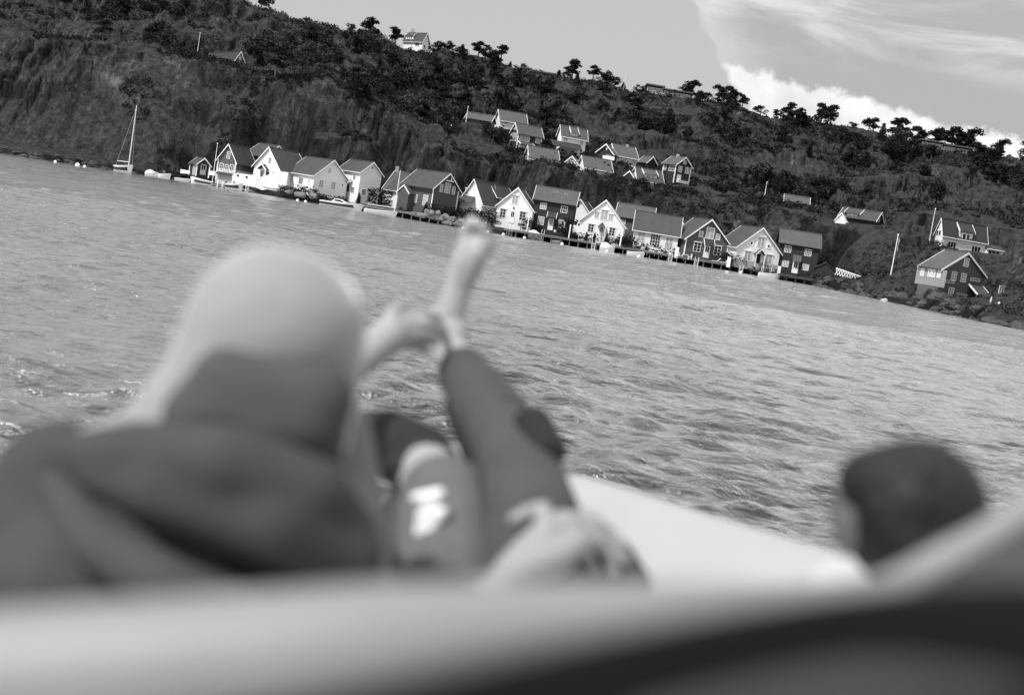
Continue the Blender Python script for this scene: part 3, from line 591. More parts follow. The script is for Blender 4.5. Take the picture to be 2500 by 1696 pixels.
flat_house('modern_house', 'flat-roofed house half hidden among pines at the right end of the ridge', 9, [(1740, 748, 1880, 775, 50), (1884, 775, 2070, 815, 52)], 370)
# ------------------------------------------------------------------ terrain mesh
def build_terrain():
    cs = np.arange(-1720, 1760, 3.0); rows = []
    c = cs
    _, _, A = prof(c*230/F, np.full_like(c, 230.0))
    A = prof(c*A[0][0]/F, A[0][0])[2]
    seg = [8, 16, 14, 100, 70, 105, 8]
    ys = [np.array(a[0])+0*c for a in A]
    for i, n in enumerate(seg):
        for k in range(n):
            t_ = k/n
            rows.append(ys[i]*(1-t_)+ys[i+1]*t_)
    rows.append(ys[-1]); Y = np.array(rows)
    Y = Y+0; C = np.tile(c, (Y.shape[0], 1)); X = C*Y/F
    Z = height(X, Y)
    # horizontal roughness so the steep faces break up
    back = np.clip((Y-(Ysh(C)+26))/10, 0, 1)
    Y2 = Y+back*(.8*vn(X/2.1, Z/3.5, 61)+.5*vn(X/.8, Z/2.2, 62)); X2 = X+back*.5*vn(X/1.7, Z/2.0, 63)
    nr, nc = Y.shape
    co = np.stack([X2, Y2, Z], -1).reshape(-1, 3)
    idx = np.arange(nr*nc).reshape(nr, nc)
    q = np.stack([idx[:-1, :-1], idx[:-1, 1:], idx[1:, 1:], idx[1:, :-1]], -1).reshape(-1, 4)
    me = bpy.data.meshes.new('hillside'); me.vertices.add(len(co)); me.vertices.foreach_set('co', co.ravel())
    me.loops.add(q.size); me.loops.foreach_set('vertex_index', q.ravel().astype(np.int32))
    me.polygons.add(len(q)); me.polygons.foreach_set('loop_start', np.arange(0, q.size, 4, dtype=np.int32)); me.polygons.foreach_set('loop_total', np.full(len(q), 4, np.int32))
    me.update(); me.validate()
    me.polygons.foreach_set('use_smooth', np.ones(len(q), bool))
    o = bpy.data.objects.new('hillside', me); COL.objects.link(o); tag(o, 'steep granite hillside with cliff and scrub rising behind the row of houses', kind='structure')
    mt = bpy.data.materials.new('granite_and_scrub'); mt.use_nodes = True; s = NT(mt.node_tree)
    g = s.node('ShaderNodeNewGeometry'); pos = g.outputs['Position']
    sp = s.node('ShaderNodeSeparateXYZ'); s.l.new(g.outputs['Normal'], sp.inputs[0]); pp = s.node('ShaderNodeSeparateXYZ'); s.l.new(pos, pp.inputs[0])
    mp = s.node('ShaderNodeMapping'); mp.inputs['Scale'].default_value = (.9, .6, .27); s.l.new(pos, mp.inputs[0])
    streak = s.noise(mp.outputs[0], .8, 8, .7, .6); big = s.noise(pos, .09, 4, .55); fine = s.noise(pos, 1.6, 6, .7)
    f = s.math('ADD', s.math('MULTIPLY', streak, .45), s.math('ADD', s.math('MULTIPLY', big, .35), s.math('MULTIPLY', fine, .2)))
    stain = s.mapr(s.noise(pos, .035, 3, .5), .38, .62, .5, 1.15)
    rockc = s.math('MULTIPLY', s.mapr(f, .43, .60, .005, .09, False), stain)
    rockc = s.math('MULTIPLY', rockc, s.mapr(sp.outputs[2], .3, .85, .72, 1.7))  # ledge tops painted lighter and steep faces darker, like light from above
    mp2 = s.node('ShaderNodeMapping'); mp2.inputs['Scale'].default_value = (.16, .1, .22); s.l.new(pos, mp2.inputs[0])
    cv = s.node('ShaderNodeTexVoronoi'); s.l.new(mp.outputs[0], cv.inputs['Vector']); cv.inputs['Scale'].default_value = .9
    cvb = s.node('ShaderNodeRGBToBW'); s.l.new(cv.outputs['Color'], cvb.inputs[0]); rockc = s.math('MULTIPLY', rockc, s.mapr(cvb.outputs[0], .2, .8, .6, 1.3))
    vo = s.node('ShaderNodeTexVoronoi', feature='DISTANCE_TO_EDGE'); s.l.new(mp2.outputs[0], vo.inputs['Vector']); vo.inputs['Scale'].default_value = 1.3
    nvec = s.node('ShaderNodeVectorMath', operation='ADD'); s.l.new(mp2.outputs[0], nvec.inputs[0])
    nz_ = s.node('ShaderNodeTexNoise'); s.l.new(mp2.outputs[0], nz_.inputs['Vector']); nz_.inputs['Scale'].default_value = 3
    s.l.new(nz_.outputs['Color'], nvec.inputs[1]); s.l.new(nvec.outputs[0], vo.inputs['Vector'])
    crack = s.mapr(vo.outputs['Distance'], .0, .03, .62, 1)
    rockc = s.math('MULTIPLY', rockc, crack)
    vegn = s.noise(pos, .16, 6, .65)
    slope = s.mapr(sp.outputs[2], .35, .8)
    veg = s.mapr(s.math('ADD', s.math('MULTIPLY', slope, .34), vegn), .61, .73)
    vegc = s.mapr(s.noise(pos, .8, 7, .75), .35, .65, .005, .06, False)
    col = s.mix(veg, rockc, vegc)
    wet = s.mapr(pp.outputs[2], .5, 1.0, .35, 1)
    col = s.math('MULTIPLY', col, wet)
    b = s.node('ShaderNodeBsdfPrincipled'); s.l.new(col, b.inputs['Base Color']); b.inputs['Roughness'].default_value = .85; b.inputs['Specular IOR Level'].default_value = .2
    bn = s.node('ShaderNodeBump'); bn.inputs['Strength'].default_value = 1; bn.inputs['Distance'].default_value = 1.1
    s.l.new(s.math('ADD', streak, s.math('MULTIPLY', crack, .3)), bn.inputs['Height']); s.l.new(bn.outputs[0], b.inputs['Normal'])
    oo = s.node('ShaderNodeOutputMaterial'); s.l.new(b.outputs[0], oo.inputs[0])
    me.materials.append(mt)
build_terrain()
# far ground behind the ridge so that nothing ends in the air
b = MB(); b.box((-900, 425, -3), (1800, 0, 0), (0, 900, 0), (0, 0, 12)); b.obj('far_ground', 'rock'); bpy.data.objects['far_ground']['kind'] = 'structure'

# ------------------------------------------------------------------ water
def build_water():
    def grid(xs, ys):
        X, Y = np.meshgrid(xs, ys); return X, Y
    # near water has real waves; rows spread with distance
    ys = np.concatenate([np.geomspace(3.0, 80, 1050), np.linspace(80.4, 300, 240)])
    nc = 430; u = np.linspace(-.55, .55, nc)
    Y = np.tile(ys[:, None], (1, nc)); X = Y*u[None, :]*(1+4.6*np.exp(-Y/6))
    Z = np.zeros_like(X); rng = np.random.RandomState(4)
    for i in range(40):
        lam = .22*(6.5 ** rng.rand()); k = 2*math.pi/lam; th = math.radians(94+rng.randn()*13)
        ampl = .0165*lam**.8*(.6+.8*rng.rand())
        fadeL = 1/(1+(Y*lam**-1/260)**2)
        ph = k*(X*math.cos(th)+Y*math.sin(th))+rng.rand()*6.28+2.6*vn(X/(1.5+2*lam), Y/(2+2*lam), 70+i)
        s_ = np.sin(ph); Z += ampl*fadeL*(s_+.35*s_*s_)
    gust = .45+.75*np.clip(.5+.9*fbm(X/14, Y/22, 3, 91), 0, 1.2); Z *= gust
    co = np.stack([X, Y, Z-.02], -1).reshape(-1, 3); nr = len(ys); idx = np.arange(nr*nc).reshape(nr, nc)
    q = np.stack([idx[:-1, :-1], idx[:-1, 1:], idx[1:, 1:], idx[1:, :-1]], -1).reshape(-1, 4)
    me = bpy.data.meshes.new('water'); me.vertices.add(len(co)); me.vertices.foreach_set('co', co.ravel())
    me.loops.add(q.size); me.loops.foreach_set('vertex_index', q.ravel().astype(np.int32))
    me.polygons.add(len(q)); me.polygons.foreach_set('loop_start', np.arange(0, q.size, 4, dtype=np.int32)); me.polygons.foreach_set('loop_total', np.full(len(q), 4, np.int32))
    me.update(); me.polygons.foreach_set('use_smooth', np.ones(len(q), bool))
    o = bpy.data.objects.new('water', me); COL.objects.link(o); tag(o, 'wind-rippled fjord water between the boat and the far shore', kind='structure')
    mt = bpy.data.materials.new('rippled_sea'); mt.use_nodes = True; s = NT(mt.node_tree)
    g = s.node('ShaderNodeNewGeometry'); pos = g.outputs['Position']
    mp = s.node('ShaderNodeMapping'); mp.inputs['Scale'].default_value = (.55, 1.5, 1); s.l.new(pos, mp.inputs[0])
    a = s.noise(mp.outputs[0], 2.6, 6, .65, .5); mpl = s.node('ShaderNodeMapping'); mpl.inputs['Scale'].default_value = (.22, .6, 1); s.l.new(pos, mpl.inputs[0]); lng = s.noise(mpl.outputs[0], 1.0, 5, .65, .6); c = s.noise(mp.outputs[0], .8, 3, .5, .5); gst = s.noise(pos, .05, 3, .5)
    hgt = s.math('ADD', s.math('ADD', s.math('MULTIPLY', a, .115), s.math('MULTIPLY', lng, .34)), s.math('MULTIPLY', c, .13))
    hgt = s.math('MULTIPLY', hgt, s.mapr(gst, .35, .65, .6, 1.25))
    bn = s.node('ShaderNodeBump'); bn.inputs['Strength'].default_value = 1; bn.inputs['Distance'].default_value = 1.0
    s.l.new(hgt, bn.inputs['Height'])
    lw = s.node('ShaderNodeLayerWeight'); lw.inputs['Blend'].default_value = .5; s.l.new(bn.outputs[0], lw.inputs['Normal'])
    refl = s.math('ADD', .04, s.math('MULTIPLY', s.math('POWER', lw.outputs['Facing'], 2.0), 1.5), True)
    df = s.node('ShaderNodeBsdfDiffuse'); df.inputs['Color'].default_value = (.045, .045, .045, 1); s.l.new(bn.outputs[0], df.inputs['Normal'])
    gl_ = s.node('ShaderNodeBsdfGlossy'); gl_.inputs['Roughness'].default_value = .16; gl_.inputs['Color'].default_value = (1, 1, 1, 1); s.l.new(bn.outputs[0], gl_.inputs['Normal'])
    b = s.node('ShaderNodeMixShader'); s.l.new(refl, b.inputs[0]); s.l.new(df.outputs[0], b.inputs[1]); s.l.new(gl_.outputs[0], b.inputs[2])
    oo = s.node('ShaderNodeOutputMaterial'); s.l.new(b.outputs[0], oo.inputs[0]); me.materials.append(mt)
    # surrounding sea out to every side
    b2 = MB(); b2.box((-1500, -800, -3.2), (3000, 0, 0), (0, 1300, 0), (0, 0, 2.4)); o2 = b2.obj('sea_bed', mt); tag(o2, kind='structure')
    b3 = MB(); b3.add([(-900, -600, -.03), (900, -600, -.03), (900, 3.0, -.03), (-900, 3.0, -.03)], [(0, 1, 2, 3)])
    b3.add([(-4.2, 3.0, -.03), (-900, 3.0, -.03), (-900, 420, -.03), (-231, 420, -.03), (-165, 300, -.03)], [(0, 1, 2, 3, 4)])
    b3.add([(4.2, 3.0, -.03), (900, 3.0, -.03), (900, 420, -.03), (231, 420, -.03), (165, 300, -.03)], [(0, 1, 2, 3, 4)])
    o3 = b3.obj('open_water', mt); tag(o3, kind='structure')
build_water()

# ------------------------------------------------------------------ vegetation
def leaves(mb, c, r, n, size, rnd, flat=1.0):
    for _ in range(n):
        d = Vector((rnd.gauss(0, 1), rnd.gauss(0, 1), rnd.gauss(0, 1))).normalized()*(r*rnd.random()**.4); d.z *= flat
        p = Vector(c)+d; a = Vector((rnd.gauss(0, 1), rnd.gauss(0, 1), rnd.gauss(0, .7))).normalized(); b_ = a.cross(Vector((rnd.gauss(0, 1), rnd.gauss(0, 1), rnd.gauss(0, 1)))).normalized()
        s_ = size*(.6+.8*rnd.random()); mb.add([p-a*s_, p+b_*s_*.6, p+a*s_, p-b_*s_*.6], [(0, 1, 2, 3)])
def tree_meshes(kind, seed):
    rnd = random.Random(seed); tr = MB(); cr = MB()
    if kind == 'pine':       # 1 m high unit tree, scaled later
        H_ = 1.0; lean = rnd.uniform(-.06, .06); pts = [(0, 0, -.08), (lean*.4, 0, .35), (lean, .01, .7), (lean*.8, 0, .93)]
        tr.tube(pts, [.028, .022, .015, .006], 6)
        for k in range(11):
            zz = .42+.53*k/10; az_ = rnd.uniform(0, 6.28); ln = (.30-.2*abs(zz-.62)/.4)*rnd.uniform(.6, 1.15)
            e = (math.cos(az_)*ln+lean, math.sin(az_)*ln, zz+.05*rnd.random()); tr.tube([(lean*zz, 0, zz-.06), e], [.008, .003], 4)
            leaves(cr, e, .14, 54, .04, rnd, .6); leaves(cr, (e[0]*.45, e[1]*.45, e[2]+.02), .14, 44, .04, rnd, .6)
        leaves(cr, (lean, 0, .91), .14, 60, .04, rnd, .55)
    elif kind == 'round':
        pts = [(0, 0, -.08), (.01, 0, .3), (.02, .01, .6)]; tr.tube(pts, [.03, .022, .008], 6)
        for k in range(15):
            az_ = rnd.uniform(0, 6.28); ph = rnd.uniform(.15, 1.0); rr = .3*math.sin(math.pi*(.15+.75*ph))*rnd.uniform(.6, 1.1)
            e = (math.cos(az_)*rr, math.sin(az_)*rr, .18+.68*ph); tr.tube([(0, 0, max(.1, e[2]-.2)), e], [.01, .004], 4)
            leaves(cr, e, .16, 52, .042, rnd, .8)
    elif kind == 'spruce':
        tr.tube([(0, 0, -.08), (0, 0, .97)], [.025, .004], 6)
        for k in range(12):
            zz = .1+.86*k/11; rr = .24*(1-zz)+.02
            for j in range(6):
                az_ = j*1.05+k*.5; e = (math.cos(az_)*rr*.7, math.sin(az_)*rr*.7, zz-.02); leaves(cr, e, rr*.5+.03, 15, .04, rnd, .4)
    else:                    # bush
        tr.tube([(0, 0, -.1), (0, 0, .4)], [.04, .015], 5)
        for k in range(9):
            az_ = rnd.uniform(0, 6.28); rr = rnd.uniform(.1, .45); leaves(cr, (math.cos(az_)*rr, math.sin(az_)*rr, .25+.45*rnd.random()*(1-rr)), .3, 44, .05, rnd, .8)
    return tr.mesh('trunk', 'bark', fix=False), cr
TREE = {}
for kind, mts in (('pine', ('leafd',)), ('round', ('leaf', 'leafd', 'leafl')), ('spruce', ('leafd',)), ('bush', ('leafd', 'leaf', 'leafl'))):
    for i in range(4 if kind in ('pine', 'round') else 3):
        tm, cr = tree_meshes(kind, hash((i, len(kind)*13)) % 1000)
        for mk in mts: TREE[(kind, mk, i)] = (tm, cr.mesh('crown', mk, fix=False))
KW = {'pine': 'pine_tree', 'round': 'broadleaf_tree', 'spruce': 'spruce_tree', 'bush': 'bush'}
CW = {'pine': 'pine tree', 'round': 'tree', 'spruce': 'spruce tree', 'bush': 'bush'}
def plant(kind, x, y, z, hgt, label, group, mk=None, wid=1.0):
    mk = mk or ('leafd' if kind in ('pine', 'spruce') else random.choice(['leaf', 'leafd', 'leafd', 'leafl'] if kind == 'round' else ['leafd', 'leaf', 'leafl']))
    i = random.randrange(4 if kind in ('pine', 'round') else 3); tm, cm = TREE[(kind, mk, i)]
    o = empty(KW[kind], (x, y, z), label, CW[kind], group); o.rotation_euler.z = random.uniform(0, 6.28); o.scale = (hgt*wid, hgt*wid, hgt)
    lk('trunk' if kind != 'bush' else 'stem', tm, o); lk('crown' if kind != 'bush' else 'foliage', cm, o); return o
def plant_px(kind, z, x, y, hp, Y, label, group=None, mk=None, wid=1.0, sink=0):
    p = P(z, x, y, Y); hgt = hp/ZM[z][2]*Y/F
    zz = hz1(p.x, p.y)
    # keep the treetop where it is seen, root it in the ground below
    top_z = p.z+hgt; base = min(zz, p.z+hgt*.25)-.1; return plant(kind, p.x, Y, base, top_z-base, label, group, mk, wid)
sky8 = [('bush', 100, 62, 45), ('bush', 150, 70, 40), ('round', 200, 85, 42), ('bush', 240, 98, 40), ('pine', 318, 108, 78), ('round', 575, 170, 55), ('round', 610, 185, 75), ('round', 655, 200, 95), ('round', 690, 210, 80),
        ('round', 740, 222, 75), ('round', 775, 232, 72), ('pine', 860, 262, 142), ('round', 905, 270, 138), ('round', 950, 280, 120), ('pine', 1010, 285, 145), ('bush', 1040, 300, 36), ('round', 1150, 318, 64), ('bush', 1190, 325, 36), ('bush', 1270, 318, 28),
        ('spruce', 1404, 345, 42), ('round', 1460, 358, 48), ('pine', 1492, 362, 118), ('bush', 1555, 388, 26), ('pine', 1628, 402, 122), ('round', 1690, 415, 100), ('round', 1735, 425, 118), ('round', 1775, 430, 85), ('spruce', 1833, 436, 52), ('round', 1945, 448, 54), ('pine', 2295, 470, 85)]
words8 = ['leftmost bush on the skyline', 'low bush second from left on the skyline', 'small round tree left of the skyline house', 'bush just left of the skyline house', 'pine standing against the skyline house', 'small tree touching the skyline house on its right',
          'second tree right of the skyline house', 'tallest tree of the clump right of the skyline house', 'right edge tree of the clump by the skyline house', 'thin tree between two skyline clumps', 'thin tree next to the big dark clump',
          'pine at the left of the big dark skyline clump', 'tree in the left middle of the big dark skyline clump', 'tree in the right middle of the big dark skyline clump', 'tall pine at the right of the big dark skyline clump', 'low bush at the right foot of the big clump',
          'small tree in front of the low glazed skyline house', 'bush left of the low glazed skyline roof', 'bush peeping over the low glazed skyline roof', 'tiny spruce at the end of the low glazed house', 'short tree at the foot of the lone umbrella pine',
          'lone umbrella-shaped pine on the skyline', 'small bush between the two tall skyline pines', 'slender leaning pine left of the rounded trees', 'rounded tree right of the slender skyline pine', 'big rounded tree in the middle of the skyline', 'rounded tree sloping to the right of the skyline trio', 'small pointed spruce beside a thin mast',
          'small tree left of the flat-roofed skyline house', 'pine at the right end of the flat-roofed skyline house']
for (k, x, y, hp), wd in zip(sky8, words8): plant_px(k, 8, x, y, hp, 376, wd, 'trees on the skyline', 'leafd', 1.45 if hp > 110 else 1.65)
sky9 = [('round', 285, 535, 95), ('round', 335, 540, 100), ('pine', 395, 552, 150), ('pine', 470, 562, 150), ('round', 430, 556, 110), ('pine', 560, 575, 112), ('round', 520, 565, 80), ('round', 680, 605, 82), ('pine', 790, 610, 50), ('pine', 868, 622, 105), ('pine', 945, 640, 88), ('round', 1000, 655, 66),
        ('pine', 1070, 672, 150), ('pine', 1135, 680, 148), ('bush', 1195, 690, 36), ('round', 1276, 715, 82), ('bush', 1320, 735, 50), ('pine', 1412, 738, 120), ('bush', 1480, 748, 24), ('pine', 1570, 760, 146), ('round', 1635, 775, 92), ('pine', 1700, 785, 112), ('pine', 1820, 800, 120), ('pine', 1925, 812, 136), ('pine', 2050, 830, 142),
        ('round', 2112, 850, 84), ('round', 2165, 875, 80), ('round', 2205, 885, 60), ('round', 2290, 905, 64), ('pine', 1990, 820, 110)]
for n_, (k, x, y, hp) in enumerate(sky9):
    wd = ['dark tree just right of the modern skyline house', 'second dark tree right of the modern skyline house', 'tallest pine of the dark clump under the cloud edge', 'right-hand tall pine of the dark clump under the cloud edge', 'tree filling the middle of the dark clump', 'pine at the right edge of the dark clump', 'low tree inside the right of the dark clump',
          'single rounded tree on the hill shoulder', 'low pine at the left of the four-tree group', 'tallest pine of the four-tree group below the cloud', 'third pine of the group below the cloud', 'small tree at the end of the group below the cloud', 'left half of the big layered pine pair below the bright cloud', 'right half of the big layered pine pair below the bright cloud',
          'bush right of the big layered pines', 'small round tree standing alone on the ridge', 'bush right of the lone round ridge tree', 'bell-shaped pine standing free on the ridge', 'tiny bush between two ridge pines', 'open-branched pine with visible limbs on the ridge', 'tree right of the open-branched pine', 'pine in front of the hidden ridge house',
          'pine left of the hidden ridge house windows', 'pine above the hidden ridge house roof', 'tallest pine at the right end of the ridge house', 'round tree where the ridge drops', 'dark tree on the dropping ridge end', 'lowest dark tree on the ridge end', 'dark tree at the far right of the ridge', 'pine between the last two pines of the ridge'][n_]
    plant_px(k, 9, x, y, hp, 375, wd, 'trees on the skyline', 'leafd', 1.4 if hp > 110 else 1.65)
# wooded slope
LMK = [(n_, F*P(z_, x_, y_, 280).x/280, F*(P(z_, x_, y_, 280).z-3)/280) for n_, z_, x_, y_ in (('the sailing boat mast top', 1, 873, 680), ('the cliff-top flagpole', 1, 1450, 150), ('the ledge house', 1, 1840, 280), ('the bare left cliff', 0, 200, 150), ('the white skyline house', 8, 470, 110),
    ('the flagpole on the bare ledge', 8, 790, 620), ('the big dark skyline clump', 8, 950, 250), ('the low glazed skyline house', 8, 1250, 320), ('the dark hillside house', 6, 530, 280), ('the white dormer house', 6, 970, 330), ('the long white hillside house', 6, 1450, 480), ('the dark tall cabin', 6, 1960, 600),
    ('the lone umbrella pine', 8, 1490, 330), ('the modern skyline house', 8, 2150, 440), ('the short pole on the rounded rocks', 9, 722, 1060), ('the four-tree skyline group', 9, 900, 600), ('the layered skyline pines', 9, 1100, 620), ('the open-branched ridge pine', 9, 1570, 700), ('the hidden ridge house', 9, 1900, 790),
    ('the flat grey roof', 9, 930, 1140), ('the dark dormer house on the crest', 7, 830, 180), ('the white hill house', 7, 1850, 350), ('the right photo edge', 0, 2440, 480), ('the tall white flagpole', 7, 1170, 450))]
rnd = random.Random(11); cnt = 0; spots = []
tries = 0
pads = [(p[0], p[1], p[2]) for p in PADS]
while cnt < 285 and tries < 6000:
    tries += 1; c = rnd.uniform(-1250, 1250); Y = rnd.uniform(256, 372); X = c*Y/F
    ct = np.interp(c, Lt[0], Lt[1])
    if Y < ct-2 and c < 50: continue
    if c > 560 and Y < 225: continue
    dens = float(np.clip(.5+1.4*fbm(np.array([X/26]), np.array([Y/22]), 3, 77)[0], .02, 1))*(1.0 if c > 100 else .75)
    if Y < 312 and -150 < c < 460: dens *= .25
    if rnd.random() > dens: continue
    if any((X-a)**2+(Y-b_)**2 < (r_+1.0)**2 for a, b_, r_ in pads): continue
    # do not stand in front of a house: leave the sight line to the pads free
    if any(abs(c-F*a/b_) < (r_+1.5)*F/b_ and 0 < b_-Y < 30 for a, b_, r_ in pads): continue
    if any((X-a)**2+(Y-b_)**2 < 7 for a, b_ in spots): continue
    spots.append((X, Y)); cnt += 1
    k = rnd.choices(['round', 'pine', 'spruce', 'bush'], [.5, .22, .08, .2])[0]
    hh = {'round': rnd.uniform(3.2, 6), 'pine': rnd.uniform(3.5, 6.6), 'spruce': rnd.uniform(3, 5), 'bush': rnd.uniform(1.5, 2.6)}[k]
    e_ = F*(hz1(X, Y)-3)/Y
    lm = min(LMK, key=lambda q: (q[1]-c)**2+1.6*(q[2]-e_)**2); dx_, dy_ = c-lm[1], e_-lm[2]
    side = ('left of' if dx_ < 0 else 'right of') if abs(dx_) > abs(dy_)*1.1 else ('above' if dy_ > 0 else 'below')
    side = ('just ' if math.hypot(dx_, dy_) < 75 else ('well ' if math.hypot(dx_, dy_) > 170 else ''))+side
    nm = {'round': 'rounded leafy tree', 'pine': 'dark bushy pine', 'spruce': 'pointed dark spruce', 'bush': 'low bush'}[k]
    sz = 'tall ' if hh > 5 and k != 'bush' else ('small ' if hh < 4 and k != 'bush' else '')
    plant(k, X, Y, hz1(X, Y)-.15, hh, sz+nm+' '+side+' '+lm[0], sz+nm+'s on the hillside '+side+' '+lm[0], wid=rnd.uniform(1.1, 1.5))
# garden and shore shrubs, one by one
garden = [('bush', 2, 1475, 640, 75, 238, 'dark bush in front of the broad white house windows'), ('bush', 2, 1560, 640, 70, 238, 'dark bush at the broad white house, right of its twin'), ('bush', 2, 265, 525, 40, 244, 'small shrub before the pale boathouse door'),
          ('bush', 2, 1700, 740, 75, 237, 'hedge shrub under the big plain gable'), ('bush', 2, 1800, 750, 65, 237, 'second hedge shrub under the big plain gable'), ('bush', 2, 1900, 765, 70, 237, 'third hedge shrub under the big plain gable'), ('bush', 2, 2000, 775, 60, 237, 'last hedge shrub under the big plain gable'),
          ('bush', 2, 1270, 660, 80, 240, 'grassy shrub right of the upturned dinghy'), ('spruce', 2, 2200, 800, 90, 238, 'small cypress left of the tall white house window'),
          ('bush', 3, 1770, 760, 150, 236, 'tall shrub at the corner of the truss-gabled house'), ('bush', 3, 1860, 770, 110, 235, 'hedge shrub below the truss gable, left'), ('bush', 3, 1960, 785, 110, 235, 'hedge shrub below the truss gable, right'), ('bush', 3, 2080, 810, 120, 235, 'shrub between the truss gable and the narrow white gable'),
          ('bush', 3, 2180, 830, 160, 234, 'flowering shrub before the narrow white gable'), ('bush', 3, 2280, 840, 150, 234, 'shrub left of the white quay house'), ('spruce', 3, 1632, 790, 150, 235, 'pointed cypress beside the boulders'), ('bush', 3, 1345, 750, 60, 236, 'low shrub by the white-trimmed entrance'),
          ('bush', 4, 440, 600, 210, 234, 'large dark shrub against the white quay house'), ('bush', 4, 520, 640, 130, 233, 'shrub under the left window of the white quay house'), ('bush', 4, 915, 660, 160, 234, 'dark shrub at the right corner of the white quay house'), ('bush', 4, 835, 620, 50, 234, 'dark flower tub below the right window of the white quay house'),
          ('bush', 4, 1010, 690, 70, 235, 'low plants before the left window of the dark two-storey house'), ('bush', 4, 1470, 620, 130, 238, 'climbing shrub at the right of the dark two-storey house'), ('bush', 4, 1375, 690, 60, 235, 'low plants by the right window of the dark two-storey house'),
          ('bush', 4, 1440, 760, 70, 232, 'clipped shrub at the left of the portico house hedge'), ('bush', 4, 1540, 790, 60, 232, 'clipped shrub in the portico house hedge'), ('spruce', 4, 1598, 800, 95, 232, 'ball-topped shrub left of the portico door'), ('spruce', 4, 1695, 810, 95, 232, 'ball-topped shrub before the portico window'), ('bush', 4, 1640, 810, 55, 232, 'low hedge shrub left of the portico door'),
          ('spruce', 4, 1838, 815, 95, 232, 'ball-topped shrub right of the portico door'), ('bush', 4, 1900, 830, 90, 232, 'shrub below the right portico house window'), ('bush', 4, 1990, 850, 110, 232, 'shrub at the right corner of the portico house'), ('bush', 4, 2070, 860, 190, 233, 'tall dark shrub between the portico house and the low white house'),
          ('bush', 5, 95, 470, 100, 232, 'dark shrub left of the low white house'), ('bush', 5, 230, 530, 60, 231, 'shrub under the left window of the low white house'), ('bush', 5, 330, 545, 50, 231, 'low shrub between the low white house windows'), ('bush', 5, 505, 590, 55, 231, 'shrub right of the garden doors'), ('bush', 5, 600, 600, 70, 231, 'shrub at the right corner of the low white house'),
          ('bush', 5, 1110, 660, 130, 230, 'big shrub at the right of the mid grey gabled house'), ('bush', 5, 800, 600, 30, 231, 'low planting under the mid grey gabled house window'), ('bush', 5, 1400, 745, 50, 230, 'low shrub before the grey plinth'), ('bush', 5, 1210, 640, 110, 232, 'shrub between the grey and white gabled houses'),
          ('round', 7, 860, 790, 150, 200, 'bare branching shrub above the white lattice rail'), ('round', 7, 1010, 815, 170, 198, 'bare branching shrub left of the flagpole'), ('bush', 7, 1280, 830, 60, 190, 'shrub right of the flagpole foot'), ('bush', 7, 330, 150, 60, 250, 'dark bush beside the shed roof'), ('bush', 7, 1590, 470, 60, 214, 'dark bush before the white hill house'), ('bush', 7, 1690, 505, 50, 212, 'low bush under the white hill house window'),
          ('bush', 6, 130, 250, 90, 283, 'dark bush left of the dark hillside house'), ('bush', 6, 220, 270, 90, 282, 'dark bush second left of the dark hillside house'), ('bush', 6, 310, 260, 80, 284, 'dark bush touching the upper pale house'), ('bush', 6, 740, 410, 80, 279, 'bush between two hillside houses'), ('bush', 6, 490, 460, 50, 276, 'bush below the dark hillside house'), ('bush', 6, 900, 500, 50, 276, 'bush under the white dormer house'), ('bush', 6, 1100, 480, 60, 279, 'bush right of the white dormer house'), ('bush', 6, 1230, 520, 60, 274, 'bush in front of the dark gable wing'), ('bush', 6, 1770, 640, 40, 276, 'bush beside the small dark cabin')]
for k, z, x, y, hp, Y, lb in garden:
    plant_px(k, z, x, y, hp, Y, lb, 'garden shrubs along the houses', 'leafd' if 'bare' not in lb else 'leafl', 1.0 if k != 'bush' else 1.1)
def hedge(z, x0, y0, x1, y1, hp, Y, dep, label):
    a = P(z, x0, y0, Y); c = P(z, x1, y1, Y); hh = hp/ZM[z][2]*Y/F; b = MB(); rn = random.Random(int(x0)); n = int((c.x-a.x)*hh*dep*26)
    root = a.copy()
    for _ in range(n):
        p = Vector((rn.uniform(0, c.x-a.x), rn.uniform(0, dep), rn.uniform(-.3, hh*(1+.12*math.sin(rn.random()*9))))); leaves(b, p, .18, 2, .17, rn)
    o = b.obj('hedge', 'leafd', fix=False); o.location = a; tag(o, label, 'hedge')
hedge(3, 940, 625, 1225, 690, 150, 238, 2.2, 'tall dark clipped hedge beside the tall white house')
hedge(3, 1810, 770, 2060, 810, 80, 236.5, 1.2, 'dark hedge below the white truss gable')
hedge(4, 1430, 745, 1760, 805, 45, 232.6, .8, 'low dark hedge in front of the portico house')
hedge(5, 160, 500, 640, 600, 50, 231.6, .9, 'low dark hedge in front of the low white house')
